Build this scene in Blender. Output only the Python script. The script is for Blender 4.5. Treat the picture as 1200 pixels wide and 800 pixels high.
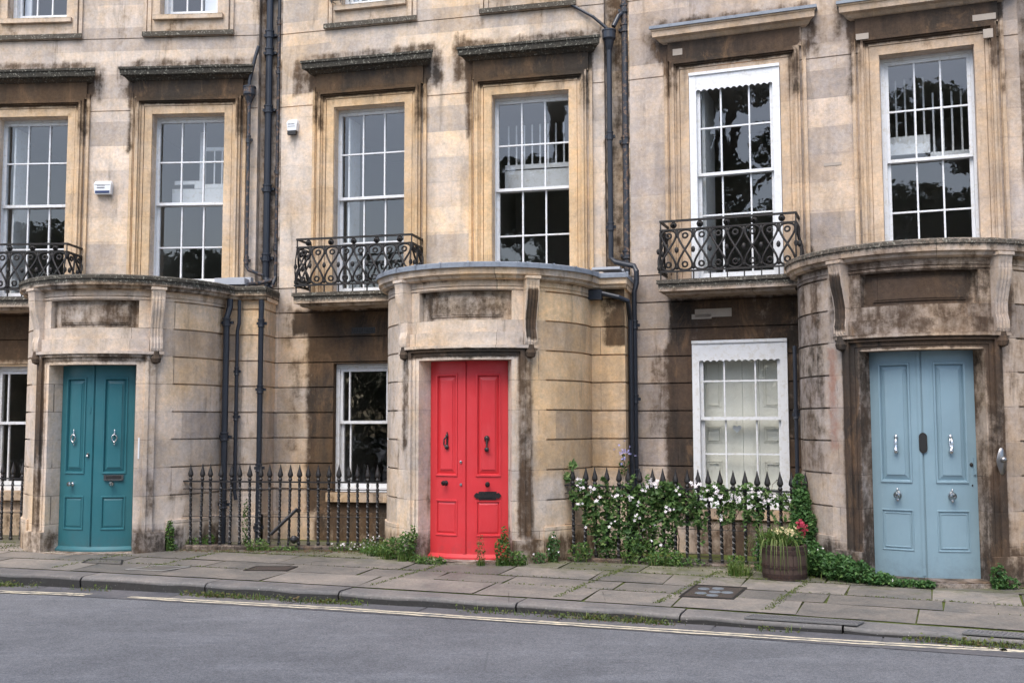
import bpy, bmesh, math, random
from math import sin, cos, pi, radians, sqrt, atan2, floor, asin
from mathutils import Matrix, Vector
for o in list(bpy.data.objects): bpy.data.objects.remove(o)
S = bpy.context.scene
COL = S.collection
E = 1.60                      # eye level; all "z" below for the terrace are heights relative to the eye
# ---------------------------------------------------------------- camera, sky, sun, exposure
cam = bpy.data.cameras.new('camera'); camo = bpy.data.objects.new('camera', cam); COL.objects.link(camo)
cam.sensor_width = 36; cam.lens = 1238.3 / 1200 * 36; cam.clip_end = 600; cam.clip_start = .05
camo.matrix_world = Matrix.Translation((0, 0, E)) @ Matrix.Rotation(radians(90 + 4.47), 4, 'X') @ Matrix.Rotation(-.00198, 4, 'Z')
S.camera = camo
w = bpy.data.worlds.new("World"); S.world = w; w.use_nodes = True
wn = w.node_tree; bg = wn.nodes['Background']
sky = wn.nodes.new('ShaderNodeTexSky'); sky.sky_type = 'NISHITA'; sky.sun_disc = False
SUN_EL, SUN_AZ = 58, 205      # azimuth clockwise from +Y
sky.sun_elevation = radians(SUN_EL); sky.sun_rotation = radians(SUN_AZ)
sky.air_density = 1.0; sky.dust_density = 3.0; sky.ozone_density = 1.5; sky.altitude = 50
wn.links.new(sky.outputs[0], bg.inputs[0]); bg.inputs[1].default_value = .15
sl = bpy.data.lights.new('sun', 'SUN'); sl.energy = 1.2; sl.angle = radians(48); sl.color = (1, .985, .955)
so = bpy.data.objects.new('sun', sl); COL.objects.link(so)
a = radians(SUN_AZ); e = radians(SUN_EL)
so.rotation_euler = Vector((sin(a) * cos(e), cos(a) * cos(e), sin(e))).to_track_quat('Z', 'Y').to_euler()
S.view_settings.view_transform = 'Standard'; S.view_settings.look = 'None'
S.view_settings.exposure = 1.2; S.view_settings.gamma = 1
S.render.resolution_x = 1024; S.render.resolution_y = 682

# ---------------------------------------------------------------- materials
class NT:
    def __init__(s, name):
        s.m = bpy.data.materials.new(name); s.m.use_nodes = True; s.t = s.m.node_tree; s.n = s.t.nodes; s.l = s.t.links
        s.b = s.n['Principled BSDF']; s.pos = s.n.new('ShaderNodeNewGeometry').outputs['Position']
    def set(s, sock, v):
        if hasattr(v, 'is_output'): s.l.new(v, sock)
        elif isinstance(v, (tuple, list)): sock.default_value = tuple(v) + ((1,) if len(v) == 3 and len(sock.default_value) == 4 else ())
        else: sock.default_value = v
    def math(s, op, a, b=0.0, c=0.0, clamp=False):
        n = s.n.new('ShaderNodeMath'); n.operation = op; n.use_clamp = clamp
        for i, v in enumerate((a, b, c)): s.set(n.inputs[i], v)
        return n.outputs[0]
    def mapp(s, sc, off=(0, 0, 0), vec=None):
        n = s.n.new('ShaderNodeMapping'); s.set(n.inputs['Vector'], vec or s.pos)
        n.inputs['Scale'].default_value = sc; n.inputs['Location'].default_value = off; return n.outputs[0]
    def noise(s, scale, detail=5, rough=.6, vec=None, dist=0):
        n = s.n.new('ShaderNodeTexNoise'); n.inputs['Scale'].default_value = scale; n.inputs['Detail'].default_value = detail
        n.inputs['Roughness'].default_value = rough; n.inputs['Distortion'].default_value = dist
        s.set(n.inputs['Vector'], vec or s.pos); return n.outputs['Fac']
    def ramp(s, f, lo, hi, a=0.0, b=1.0):
        n = s.n.new('ShaderNodeMapRange'); n.interpolation_type = 'SMOOTHSTEP'
        s.set(n.inputs[0], f); n.inputs[1].default_value = lo; n.inputs[2].default_value = hi
        n.inputs[3].default_value = a; n.inputs[4].default_value = b; return n.outputs[0]
    def mix(s, f, a, b, bl='MIX'):
        n = s.n.new('ShaderNodeMix'); n.data_type = 'RGBA'; n.blend_type = bl; n.clamp_factor = True
        s.set(n.inputs[0], f); s.set(n.inputs[6], a); s.set(n.inputs[7], b); return n.outputs[2]
    def attr(s, name):
        n = s.n.new('ShaderNodeAttribute'); n.attribute_name = name; return n
    def sep(s, c):
        n = s.n.new('ShaderNodeSeparateColor'); s.l.new(c, n.inputs[0]); return n.outputs
    def bump(s, h, strength=.3, dist=.01):
        n = s.n.new('ShaderNodeBump'); n.inputs['Strength'].default_value = strength; n.inputs['Distance'].default_value = dist
        s.set(n.inputs['Height'], h); s.l.new(n.outputs[0], s.b.inputs['Normal'])
    def out(s, col=None, rough=None, metal=None, spec=None):
        if col is not None: s.set(s.b.inputs['Base Color'], col)
        if rough is not None: s.set(s.b.inputs['Roughness'], rough)
        if metal is not None: s.b.inputs['Metallic'].default_value = metal
        if spec is not None: s.b.inputs['Specular IOR Level'].default_value = spec
        return s.m

def stone_mat(name, grey, honey, dark=(.010, .0085, .0075), brown=(.060, .035, .019)):
    t = NT(name)
    st = t.sep(t.attr('st').outputs['Color']); soot, warm, lich = st[0], st[1], st[2]
    blk = t.attr('blk').outputs['Fac']
    n1 = t.noise(1.1, 5, .55); n2 = t.noise(7, 8, .7); n3 = t.noise(26, 6, .75)
    streak = t.noise(1, 7, .7, t.mapp((6.5, 6.5, .9)), .5); wide = t.noise(1, 4, .6, t.mapp((3.5, 3.5, .5), (4, 2, 1)))
    w1 = t.math('ADD', warm, t.math('MULTIPLY', t.math('SUBTRACT', n1, .5), 2.2))
    w1 = t.math('ADD', w1, t.math('MULTIPLY', t.math('SUBTRACT', blk, .5), .4), clamp=True)
    base = t.mix(w1, grey, honey)
    hue = t.mix(t.ramp(n2, .35, .7), (.93, .95, 1.0), (1.06, 1.0, .92)); base = t.mix(1.0, base, hue, 'MULTIPLY')
    val = t.math('ADD', .76, t.math('MULTIPLY', blk, .36)); val = t.math('MULTIPLY', val, t.ramp(n3, .2, .8, .8, 1.13))
    val = t.math('MULTIPLY', val, t.ramp(wide, .38, .62, .86, 1.05))
    val = t.math('MULTIPLY', val, t.ramp(t.noise(3.2, 9, .8, None, .6), .3, .62, .8, 1.06))
    n = t.n.new('ShaderNodeCombineColor')
    for i in range(3): t.l.new(val, n.inputs[i])
    base = t.mix(1.0, base, n.outputs[0], 'MULTIPLY')
    # thin run-off streaks, grey green
    base = t.mix(t.math('MULTIPLY', t.ramp(streak, .54, .74), .5), base, (.13, .115, .095))
    tc = t.n.new('ShaderNodeTexCoord'); sx = t.n.new('ShaderNodeSeparateXYZ'); t.l.new(tc.outputs['Object'], sx.inputs[0])
    cx = t.n.new('ShaderNodeCombineXYZ'); t.l.new(sx.outputs[0], cx.inputs[0]); t.l.new(t.math('ADD', sx.outputs[2], -1.6 + 1.175 + .3328 * 20), cx.inputs[1])
    bk = t.n.new('ShaderNodeTexBrick'); t.l.new(cx.outputs[0], bk.inputs['Vector']); bk.inputs['Scale'].default_value = 1; bk.inputs['Brick Width'].default_value = .97
    bk.inputs['Row Height'].default_value = .3328; bk.inputs['Mortar Size'].default_value = .0042; bk.inputs['Mortar Smooth'].default_value = .4; bk.offset = .43
    bk.inputs['Color1'].default_value = (.80, .79, .80, 1); bk.inputs['Color2'].default_value = (1.1, 1.08, 1.03, 1); bk.inputs['Mortar'].default_value = (.95, .95, .95, 1)
    base = t.mix(t.ramp(sx.outputs[2], 3.3, 3.5, .75, .5), base, bk.outputs['Color'], 'MULTIPLY')
    jt = t.math('MULTIPLY', bk.outputs['Fac'], t.ramp(t.noise(2.4, 4, .7),   .42, .60, .12, .8)); jt = t.math('MULTIPLY', jt, t.ramp(sx.outputs[2], 3.3, 3.5, 1, .28)); base = t.mix(jt, base, (.10, .08, .06))
    # pits and chips
    pit = t.ramp(t.noise(48, 3, .6), .66, .74); base = t.mix(t.math('MULTIPLY', pit, .5), base, (.14, .11, .085))
    red = t.math('MULTIPLY', t.ramp(t.math('ADD', t.attr('st').outputs['Alpha'], t.math('MULTIPLY', t.math('SUBTRACT', n2, .5), .9)), .35, .75), .7)
    base = t.mix(red, base, (.27, .125, .09))
    # soot crust with ragged, dripping edges
    f = t.math('MULTIPLY', soot, .86)
    f = t.math('ADD', f, t.math('MULTIPLY', t.math('SUBTRACT', streak, .5), .6))
    f = t.math('ADD', f, t.math('MULTIPLY', t.math('SUBTRACT', n2, .5), .8))
    f = t.math('ADD', f, t.math('MULTIPLY', t.math('SUBTRACT', wide, .5), .6))
    f = t.math('ADD', f, t.math('MULTIPLY', t.math('SUBTRACT', n3, .5), .3))
    sf = t.ramp(f, .20, .60)
    sc = t.mix(t.ramp(t.math('ADD', n1, t.math('MULTIPLY', t.math('SUBTRACT', streak, .5), .6)), .36, .62), dark, brown)
    sc = t.mix(1.0, sc, t.mix(t.ramp(n3, .2, .8), (.75, .75, .75), (1.25, 1.22, 1.2)), 'MULTIPLY')
    bare = t.ramp(t.noise(1, 8, .78, t.mapp((2.6, 2.6, 1.1), (7, 3, 2)), 1.0), .52, .70)     # places where the crust has flaked to warm stone
    sc = t.mix(t.math('MULTIPLY', bare, .55), sc, (.20, .115, .058))
    base = t.mix(t.math('MULTIPLY', sf, .93), base, sc)
    # lichen crust: near black with pale specks
    lf = t.ramp(t.math('ADD', lich, t.math('MULTIPLY', t.math('SUBTRACT', n3, .5), .9)), .3, .7)
    lc = t.mix(t.ramp(t.noise(38, 4, .7), .55, .66), (.045, .043, .036), (.33, .32, .26))
    base = t.mix(t.math('MULTIPLY', lf, .9), base, lc)
    h = t.math('ADD', t.math('MULTIPLY', n3, .6), t.math('MULTIPLY', n2, 1.0))
    h = t.math('SUBTRACT', t.math('ADD', h, t.math('MULTIPLY', t.noise(110, 3, .6), .25)), t.math('MULTIPLY', jt, .6))
    t.bump(t.math('SUBTRACT', h, t.math('MULTIPLY', pit, .4)), .55, .012)
    return t.out(base, .92, spec=.2)
M = {}
M['stone1'] = stone_mat('bath_stone_pale', (.65, .555, .465), (.66, .49, .315))
M['stone2'] = stone_mat('bath_stone_honey', (.655, .565, .475), (.69, .495, .295))
M['stone3'] = stone_mat('bath_stone_pinkish', (.50, .425, .365), (.60, .455, .32), (.010, .0085, .0075), (.055, .034, .022))
def simple(name, col, rough=.5, metal=0, var=.0, scale=8, bump=0, spec=.5, var2=None):
    t = NT(name); c = col
    if var or var2:
        c = t.mix(t.noise(scale, 6, .65), tuple(x * (1 - var) for x in col), tuple(min(1, x * (1 + var)) for x in col))
    if var2: c = t.mix(t.ramp(t.noise(scale * 2.3, 7, .75), .5, .62), c, var2)
    if bump: t.bump(t.noise(scale * 6, 4, .6), bump, .004)
    t.out(c, rough, metal, spec); return t.m
M['white'] = simple('white_gloss_paint', (.68, .69, .70), .4, 0, .07, 7, .1, .5, (.60, .59, .56))
M['cream'] = simple('cream_paint', (.62, .61, .57), .5, 0, .04, 4)
M['iron'] = simple('black_painted_iron', (.011, .011, .012), .42, 0, .4, 30, .3, .5, (.03, .022, .017))
M['oldiron'] = simple('weathered_iron', (.012, .011, .0105), .6, 0, .4, 30, .4, .4, (.035, .027, .021))
M['pipe'] = simple('blue_black_pipe_paint', (.017, .021, .030), .38, 0, .35, 6, .15, .5)
M['pipeworn'] = simple('worn_pipe_paint', (.028, .033, .042), .5, 0, .4, 9, .3, .4, (.16, .10, .065))
M['lead'] = simple('lead_sheet', (.20, .225, .26), .5, .0, .3, 7, .3, .5, (.15, .17, .2))
M['chrome'] = simple('polished_chrome', (.62, .61, .60), .16, 1)
M['dullmetal'] = simple('dull_nickel', (.30, .29, .28), .35, 1)
M['slot'] = simple('dark_slot', (.01, .01, .01), .6)
M['brick'] = simple('orange_brick', (.45, .20, .08), .9, 0, .3, 20, .5, .2)
M['room'] = simple('room_plaster', (.34, .32, .29), .9, 0, .1, 2)
M['shutter'] = simple('ivory_shutter_paint', (.74, .72, .64), .5, 0, .04, 4)
M['curtain'] = simple('white_net_curtain', (.72, .74, .78), .8, 0, .05, 4)
M['plastic'] = simple('white_plastic', (.75, .76, .76), .4)
M['greyboard'] = simple('weathered_grey_board', (.36, .37, .39), .7, 0, .15, 8)
M['navy'] = simple('navy_print', (.015, .03, .10), .4)
M['greyprint'] = simple('grey_print', (.16, .16, .17), .6)
M['roof'] = simple('slate_roofing', (.09, .09, .1), .8, 0, .2, 4)
M['moss_lead'] = simple('flat_roof_felt', (.12, .12, .12), .85, 0, .3, 8)
def door_mat(name, col, dusty):
    t = NT(name); c = t.mix(t.ramp(t.noise(1.6, 5, .6), .3, .7), tuple(x * .93 for x in col), tuple(x * 1.05 for x in col))
    c = t.mix(t.math('MULTIPLY', t.ramp(t.noise(9, 7, .75, t.mapp((3, 3, .6))), .48, .75), .3), c, dusty)
    c = t.mix(t.math('MULTIPLY', t.ramp(t.noise(85, 3, .6), .70, .74), .5), c, tuple(x * .5 for x in col))
    z = t.n.new('ShaderNodeSeparateXYZ'); t.l.new(t.pos, z.inputs[0])
    foot = t.ramp(z.outputs[2], .10, .75, .62, -.05)       # splashed dirt and scuffs on the lowest part of the leaf
    c = t.mix(t.ramp(t.math('ADD', foot, t.math('MULTIPLY', t.math('SUBTRACT', t.noise(11, 8, .8), .5), 1.1)), .42, .95, 0, .6), c, tuple(.35 * x + .05 for x in col))
    t.bump(t.math('ADD', t.noise(70, 4, .6, t.mapp((1, 1, .15))), t.noise(14, 3, .5)), .1, .004)
    return t.out(c, t.ramp(t.noise(4, 5), .3, .7, .3, .46), spec=.45)
M['teal'] = door_mat('teal_door_paint', (.028, .132, .155), (.05, .165, .185))
M['red'] = door_mat('red_door_paint', (.57, .038, .045), (.62, .08, .085))
M['blue'] = door_mat('pale_blue_door_paint', (.20, .295, .345), (.25, .335, .375))
def glass_mat():
    t = NT('window_glass'); t.n.remove(t.b)
    tr = t.n.new('ShaderNodeBsdfTransparent'); tr.inputs[0].default_value = (.93, .95, .95, 1)
    gl = t.n.new('ShaderNodeBsdfGlossy'); gl.inputs['Roughness'].default_value = .012; gl.inputs[0].default_value = (1, 1, 1, 1)
    geo = t.n.new('ShaderNodeNewGeometry'); dt = t.n.new('ShaderNodeVectorMath'); dt.operation = 'DOT_PRODUCT'
    t.l.new(geo.outputs['Normal'], dt.inputs[0]); t.l.new(geo.outputs['Incoming'], dt.inputs[1])
    fr = t.math('ADD', .085, t.math('MULTIPLY', t.math('POWER', t.math('SUBTRACT', 1, t.math('ABSOLUTE', dt.outputs['Value'])), 5), .9), clamp=True)
    bp = t.n.new('ShaderNodeBump'); bp.inputs['Strength'].default_value = .035; bp.inputs['Distance'].default_value = .02
    t.l.new(t.noise(5, 2, .5), bp.inputs['Height'])
    t.l.new(bp.outputs[0], gl.inputs['Normal'])
    mx = t.n.new('ShaderNodeMixShader'); t.l.new(fr, mx.inputs[0]); t.l.new(tr.outputs[0], mx.inputs[1]); t.l.new(gl.outputs[0], mx.inputs[2])
    t.l.new(mx.outputs[0], t.n['Material Output'].inputs['Surface']); return t.m
M['glass'] = glass_mat()
def leaf_mat(name, c1, c2, c3):
    t = NT(name); r = t.attr('blk').outputs['Fac']
    c = t.mix(t.ramp(r, 0, .6), c1, c2); c = t.mix(t.ramp(r, .75, 1), c, c3)
    t.b.inputs['Subsurface Weight'].default_value = 0
    t.b.inputs['Transmission Weight'].default_value = 0
    t.out(c, .5, spec=.35)
    tl = t.n.new('ShaderNodeBsdfTranslucent'); t.set(tl.inputs[0], c); mx = t.n.new('ShaderNodeMixShader'); mx.inputs[0].default_value = .34
    t.l.new(t.b.outputs[0], mx.inputs[1]); t.l.new(tl.outputs[0], mx.inputs[2]); t.l.new(mx.outputs[0], t.n['Material Output'].inputs['Surface'])
    return t.m
M['leaf'] = leaf_mat('clematis_leaf', (.042, .095, .03), (.10, .185, .052), (.19, .27, .09))
M['weed'] = leaf_mat('weed_leaf', (.045, .105, .026), (.095, .18, .042), (.17, .235, .06))
M['ivy'] = leaf_mat('ground_ivy_leaf', (.035, .09, .026), (.072, .165, .045), (.14, .24, .07))
M['grass'] = leaf_mat('grass_blade', (.06, .12, .02), (.12, .18, .04), (.23, .24, .09))
M['dryleaf'] = leaf_mat('moss_and_litter', (.065, .095, .022), (.12, .15, .035), (.15, .10, .045))
M['treeleaf'] = leaf_mat('tree_leaf', (.020, .036, .018), (.035, .058, .024), (.055, .085, .038))
M['petal'] = simple('pale_pink_petal', (.80, .74, .74), .6, 0, .08, 20)
M['petalred'] = simple('crimson_petal', (.35, .02, .05), .6, 0, .3, 20)
M['petalyel'] = simple('cream_yellow_petal', (.75, .62, .35), .6, 0, .2, 20)
M['petallil'] = simple('lilac_petal', (.35, .33, .6), .6, 0, .2, 20)
M['stem'] = simple('brown_stem', (.11, .075, .05), .8, 0, .3, 10)
M['bark'] = simple('tree_bark', (.08, .06, .045), .9, 0, .3, 5)
def wood_mat():
    t = NT('barrel_oak'); g = t.noise(1, 6, .7, t.mapp((30, 30, 2.5)))
    c = t.mix(g, (.028, .017, .013), (.105, .065, .048)); t.bump(g, .5, .006); return t.out(c, .7)
M['oak'] = wood_mat()
M['mortar'] = simple('pale_repair_mortar', (.36, .31, .26), .9, 0, .18, 12, .4, .2)
M['hoop'] = simple('rusty_hoop_iron', (.045, .028, .024), .6, .3, .4, 20, .4, .4, (.09, .045, .03))
M['soil'] = simple('compost', (.04, .03, .02), .95, 0, .4, 20, .8)
def slab_mat(name, c1, c2, moss=.5):
    t = NT(name); r = t.attr('blk').outputs['Fac']; st = t.sep(t.attr('st').outputs['Color'])
    c = t.mix(r, c1, c2); n = t.noise(2.3, 7, .7); n2 = t.noise(30, 6, .75)
    c = t.mix(1.0, c, t.mix(t.ramp(n, .3, .7), (.72, .74, .76), (1.18, 1.12, 1.06)), 'MULTIPLY')
    c = t.mix(1.0, c, t.mix(t.ramp(n2, .25, .75), (.78, .78, .78), (1.2, 1.2, 1.2)), 'MULTIPLY')
    c = t.mix(t.math('MULTIPLY', t.ramp(t.noise(1.7, 8, .8), .56, .72), .45), c, (.072, .062, .05))
    mm = t.math('ADD', t.math('MULTIPLY', st[0], .9), t.math('MULTIPLY', t.math('SUBTRACT', t.noise(6, 8, .75), .5), 1.3))
    c = t.mix(t.math('MULTIPLY', t.ramp(mm, .38, .75), .75), c, (.085, .092, .032))
    c = t.mix(t.math('MULTIPLY', t.math('MULTIPLY', st[1], t.ramp(n, .2, .6, .7, 1)), .85), c, (.022, .022, .021))  # second channel paints in the shaded, grimy kerb face
    c = t.mix(t.math('MULTIPLY', t.ramp(t.noise(60, 3, .5), .68, .73), .6), c, (.33, .32, .28))
    vc = t.n.new('ShaderNodeTexVoronoi'); vc.feature = 'DISTANCE_TO_EDGE'; vc.inputs['Scale'].default_value = .9; t.set(vc.inputs['Vector'], t.mapp((1, 1.4, 1), (2, 1, 0)))
    crk = t.math('MULTIPLY', t.ramp(vc.outputs['Distance'], 0, .007, 1, 0), t.ramp(t.noise(.8, 3), .5, .6))
    c = t.mix(t.math('MULTIPLY', crk, .7), c, (.03, .03, .02))
    t.bump(t.math('ADD', n2, t.math('MULTIPLY', n, 2.0)), .5, .008)
    return t.out(c, t.ramp(n, .3, .7, .55, .85), spec=.35)
M['slab'] = slab_mat('pennant_flagstone', (.12, .112, .10), (.235, .212, .185))
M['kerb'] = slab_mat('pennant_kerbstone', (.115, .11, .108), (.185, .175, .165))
M['gutterstone'] = slab_mat('gutter_stone', (.10, .10, .108), (.135, .13, .13))
def moss_mat():
    t = NT('mossy_joint_dirt'); n = t.noise(4, 8, .75)
    c = t.mix(t.ramp(n, .34, .58), (.04, .034, .025), (.10, .125, .032)); t.bump(t.noise(60, 5, .7), .9, .01); return t.out(c, .95, spec=.1)
M['dirt'] = moss_mat()
def road_mat():
    t = NT('worn_asphalt'); n = t.noise(.6, 6, .65); g = t.noise(170, 3, .7); g2 = t.noise(55, 5, .8)
    c = t.mix(t.ramp(n, .3, .7), (.110, .113, .120), (.157, .160, .168))
    lng = t.noise(1, 6, .7, t.mapp((.5, 2.2, 1)))
    c = t.mix(t.math('MULTIPLY', t.ramp(lng, .5, .68), .35), c, (.205, .212, .226))
    c = t.mix(t.math('MULTIPLY', t.ramp(t.noise(1, 6, .75, t.mapp((1.6, 5.5, 1), (3.1, 1.4, 0))), .60, .68), .7), c, (.085, .088, .10))
    v = t.n.new('ShaderNodeTexVoronoi'); v.inputs['Scale'].default_value = 130; t.set(v.inputs['Vector'], t.pos)
    c = t.mix(1.0, c, t.mix(t.ramp(g, .3, .7), (.55, .56, .58), (1.45, 1.43, 1.4)), 'MULTIPLY')
    c = t.mix(1.0, c, t.mix(t.ramp(g2, .3, .7), (.62, .62, .63), (1.36, 1.36, 1.35)), 'MULTIPLY')
    c = t.mix(t.ramp(v.outputs['Distance'], .0, .16, .35, 0), c, (.34, .34, .34))
    c = t.mix(1.0, c, t.mix(t.ramp(t.noise(9, 7, .8), .3, .7), (.86, .86, .87), (1.12, 1.12, 1.12)), 'MULTIPLY')
    # crack seams
    vc = t.n.new('ShaderNodeTexVoronoi'); vc.feature = 'DISTANCE_TO_EDGE'; vc.inputs['Scale'].default_value = .42
    t.set(vc.inputs['Vector'], t.mix(.12, t.pos, t.n.new('ShaderNodeTexNoise').outputs['Color']))
    c = t.mix(t.math('MULTIPLY', t.ramp(vc.outputs['Distance'], 0, .005, 1, 0), t.ramp(t.noise(.5, 3), .5, .62, 0, .45)), c, (.06, .06, .065))
    t.bump(t.math('ADD', g, g2), .7, .006); return t.out(c, .8, spec=.35)
M['road'] = road_mat()
def line_mat():
    t = NT('worn_yellow_road_paint'); n = t.noise(1, 8, .75, t.mapp((9, 30, 1)))
    c = t.mix(t.ramp(n, .34, .60), (.15, .153, .163), (.70, .61, .43)); t.bump(t.noise(150, 3), .4, .004); return t.out(c, .75)
M['line'] = line_mat()

# ---------------------------------------------------------------- mesh building
def sstep(x, a, b):
    t = min(1, max(0, (x - a) / (b - a))) if b != a else float(x >= a); return t * t * (3 - 2 * t)
def h01(*k):
    x = 0.0
    for i, v in enumerate(k): x += v * (12.9898 + 37.719 * i)
    x = sin(x + .37) * 43758.5453; return x - floor(x)
class MB:
    """collects faces; T maps (u, v, z) to another (u, v, z); house space has v pointing out to the street"""
    def __init__(s, T=None, st=None, blk=None):
        s.V = []; s.F = []; s.A = []; s.B = []; s.T = T; s.st = st; s.blk = blk; s.m = []; s.mi = 0
    def v(s, u, v, z):
        s.A.append(s.st(u, v, z) if s.st else (0, .5, 0))
        if s.T: u, v, z = s.T(u, v, z)
        s.V.append((u, -v, z + E)); return len(s.V) - 1
    def f(s, *ids, b=None):
        s.F.append(ids); s.B.append(b if b is not None else .5); s.m.append(s.mi)
    def quad(s, a, b, c, d, r=None): s.f(s.v(*a), s.v(*b), s.v(*c), s.v(*d), b=r)
    def grid(s, p, du, dv, nu, nv, r=None):
        ids = [[s.v(*[p[k] + du[k] * i / nu + dv[k] * j / nv for k in range(3)]) for j in range(nv + 1)] for i in range(nu + 1)]
        for i in range(nu):
            for j in range(nv): s.f(ids[i][j], ids[i + 1][j], ids[i + 1][j + 1], ids[i][j + 1], b=r)
    def box(s, u0, u1, v0, v1, z0, z1, res=None, r=None):
        n = lambda d: max(1, int(round(abs(d) / res))) if res else 1
        U, V, Z = u1 - u0, v1 - v0, z1 - z0; a, b, c = n(U), n(V), n(Z)
        s.grid((u0, v1, z0), (U, 0, 0), (0, 0, Z), a, c, r); s.grid((u0, v0, z0), (U, 0, 0), (0, 0, Z), a, c, r)
        s.grid((u0, v0, z0), (0, V, 0), (0, 0, Z), b, c, r); s.grid((u1, v0, z0), (0, V, 0), (0, 0, Z), b, c, r)
        s.grid((u0, v0, z0), (U, 0, 0), (0, V, 0), a, b, r); s.grid((u0, v0, z1), (U, 0, 0), (0, V, 0), a, b, r)
    def field(s, us, zs, depth, hole=-.3, base=None, md=None):
        """wall face over a grid of cuts: depth(u,z)->v or None for an opening; steps get side faces"""
        nu, nz = len(us) - 1, len(zs) - 1
        D = [[depth((us[i] + us[i + 1]) / 2, (zs[j] + zs[j + 1]) / 2) for j in range(nz)] for i in range(nu)]
        for i in range(nu):
            for j in range(nz):
                d = D[i][j]; u0, u1, z0, z1 = us[i], us[i + 1], zs[j], zs[j + 1]
                rb = s.blk((u0 + u1) / 2, (z0 + z1) / 2) if s.blk else .5
                if d is not None: s.quad((u0, d, z0), (u1, d, z0), (u1, d, z1), (u0, d, z1), rb)
                for (ii, jj, A, B) in ((i + 1, j, (u1, z0), (u1, z1)), (i, j + 1, (u0, z1), (u1, z1))):
                    if ii < nu and jj < nz:
                        e2 = D[ii][jj]; da = hole if d is None else d; db = hole if e2 is None else e2
                        if abs(da - db) > 1e-5:
                            s.quad((A[0], da, A[1]), (B[0], da, B[1]), (B[0], db, B[1]), (A[0], db, A[1]), rb)
    def ring(s, us, z0, z1, rings, nz=1):
        """fielded panel: rings = [(inset, depth), ...]; last ring is filled"""
        u0, u1 = us[0], us[-1]; n = len(us) - 1; prev = None
        for (ins, d) in rings:
            k = (u1 - u0 - 2 * ins) / (u1 - u0); uu = [u0 + ins + (x - u0) * k for x in us]
            bot = [s.v(x, d, z0 + ins) for x in uu]; top = [s.v(x, d, z1 - ins) for x in uu]
            if prev:
                pb, pt = prev
                for i in range(n): s.f(pb[i], pb[i + 1], bot[i + 1], bot[i]); s.f(pt[i], pt[i + 1], top[i + 1], top[i])
                s.f(pb[0], bot[0], top[0], pt[0]); s.f(pb[n], bot[n], top[n], pt[n])
            prev = (bot, top)
        for i in range(n): s.f(prev[0][i], prev[0][i + 1], prev[1][i + 1], prev[1][i])
    def sweep(s, path, prof, closed=False, r=None, blkl=None):
        """path: [(u,v,nu,nv)], prof: [(d,z)]"""
        rows = [[s.v(p[0] + p[2] * d, p[1] + p[3] * d, z) for (d, z) in prof] for p in path]
        acc = 0
        for i in range(len(rows) - 1):
            if blkl:
                acc += math.hypot(path[i + 1][0] - path[i][0], path[i + 1][1] - path[i][1]); rr = h01(floor(acc / blkl), 3)
            else: rr = r
            for j in range(len(prof) - (0 if closed else 1)):
                k = (j + 1) % len(prof); s.f(rows[i][j], rows[i + 1][j], rows[i + 1][k], rows[i][k], b=rr)
        if closed:
            s.f(*rows[0]); s.f(*rows[-1])
    def tube(s, pts, r, n=8, r1=None, cap=True):
        P = [Vector(p) for p in pts]; rows = []; m = len(P)
        up = Vector((.123, .31, .94)).normalized(); px = None
        for i, p in enumerate(P):
            d = (P[min(i + 1, m - 1)] - P[max(i - 1, 0)]).normalized()
            if px is None: px = d.cross(up); px = px if px.length > .05 else d.cross(Vector((1, 0, 0)))
            px = (px - d * px.dot(d)).normalized(); py = d.cross(px)
            rr = r if r1 is None else r + (r1 - r) * i / (m - 1)
            rows.append([s.v(*(p + px * cos(2 * pi * k / n) * rr + py * sin(2 * pi * k / n) * rr)) for k in range(n)])
        for i in range(m - 1):
            for k in range(n): s.f(rows[i][k], rows[i + 1][k], rows[i + 1][(k + 1) % n], rows[i][(k + 1) % n])
        if cap: s.f(*rows[0]); s.f(*rows[-1])
    def lathe(s, c, prof, n=12, axis='z', sx=1, sy=1):
        """prof [(radius, h)] along the axis from c"""
        rows = []
        for (r, h) in prof:
            row = []
            for k in range(n):
                a_ = 2 * pi * k / n; x, y = cos(a_) * r * sx, sin(a_) * r * sy
                q = (c[0] + x, c[1] + y, c[2] + h) if axis == 'z' else (c[0] + x, c[1] + h, c[2] + y) if axis == 'v' else (c[0] + h, c[1] + x, c[2] + y)
                row.append(s.v(*q))
            rows.append(row)
        for i in range(len(rows) - 1):
            for k in range(n): s.f(rows[i][k], rows[i + 1][k], rows[i + 1][(k + 1) % n], rows[i][(k + 1) % n])
        s.f(*rows[0]); s.f(*rows[-1])
    def ball(s, c, r, sx=1, sy=1, sz=1, n=10, m=6):
        s.lathe((c[0], c[1], c[2]), [(max(.0005, r * sin(pi * i / m)), -r * cos(pi * i / m) * sz) for i in range(m + 1)], n, 'z', sx, sy)
    def build(s, name, mat, parent=None, smooth=False, **props):
        me = bpy.data.meshes.new(name); me.from_pydata(s.V, [], s.F); me.validate(clean_customdata=False)
        mats = mat if isinstance(mat, list) else [mat]
        for m_ in mats: me.materials.append(m_)
        if len(mats) > 1 and len(me.polygons) == len(s.m): me.polygons.foreach_set('material_index', s.m)
        bm = bmesh.new(); bm.from_mesh(me)
        bm.verts.layers
        bm.free()
        if len(s.A) == len(me.vertices):
            ca = me.color_attributes.new('st', 'FLOAT_COLOR', 'POINT')
            flat = []
            for a_ in s.A: flat += [a_[0], a_[1], a_[2], a_[3] if len(a_) > 3 else 0]
            ca.data.foreach_set('color', flat)
        if len(me.polygons) == len(s.B):
            fa = me.attributes.new('blk', 'FLOAT', 'FACE'); fa.data.foreach_set('value', [float(x) for x in s.B])
        if smooth: me.polygons.foreach_set('use_smooth', [True] * len(me.polygons))
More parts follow.
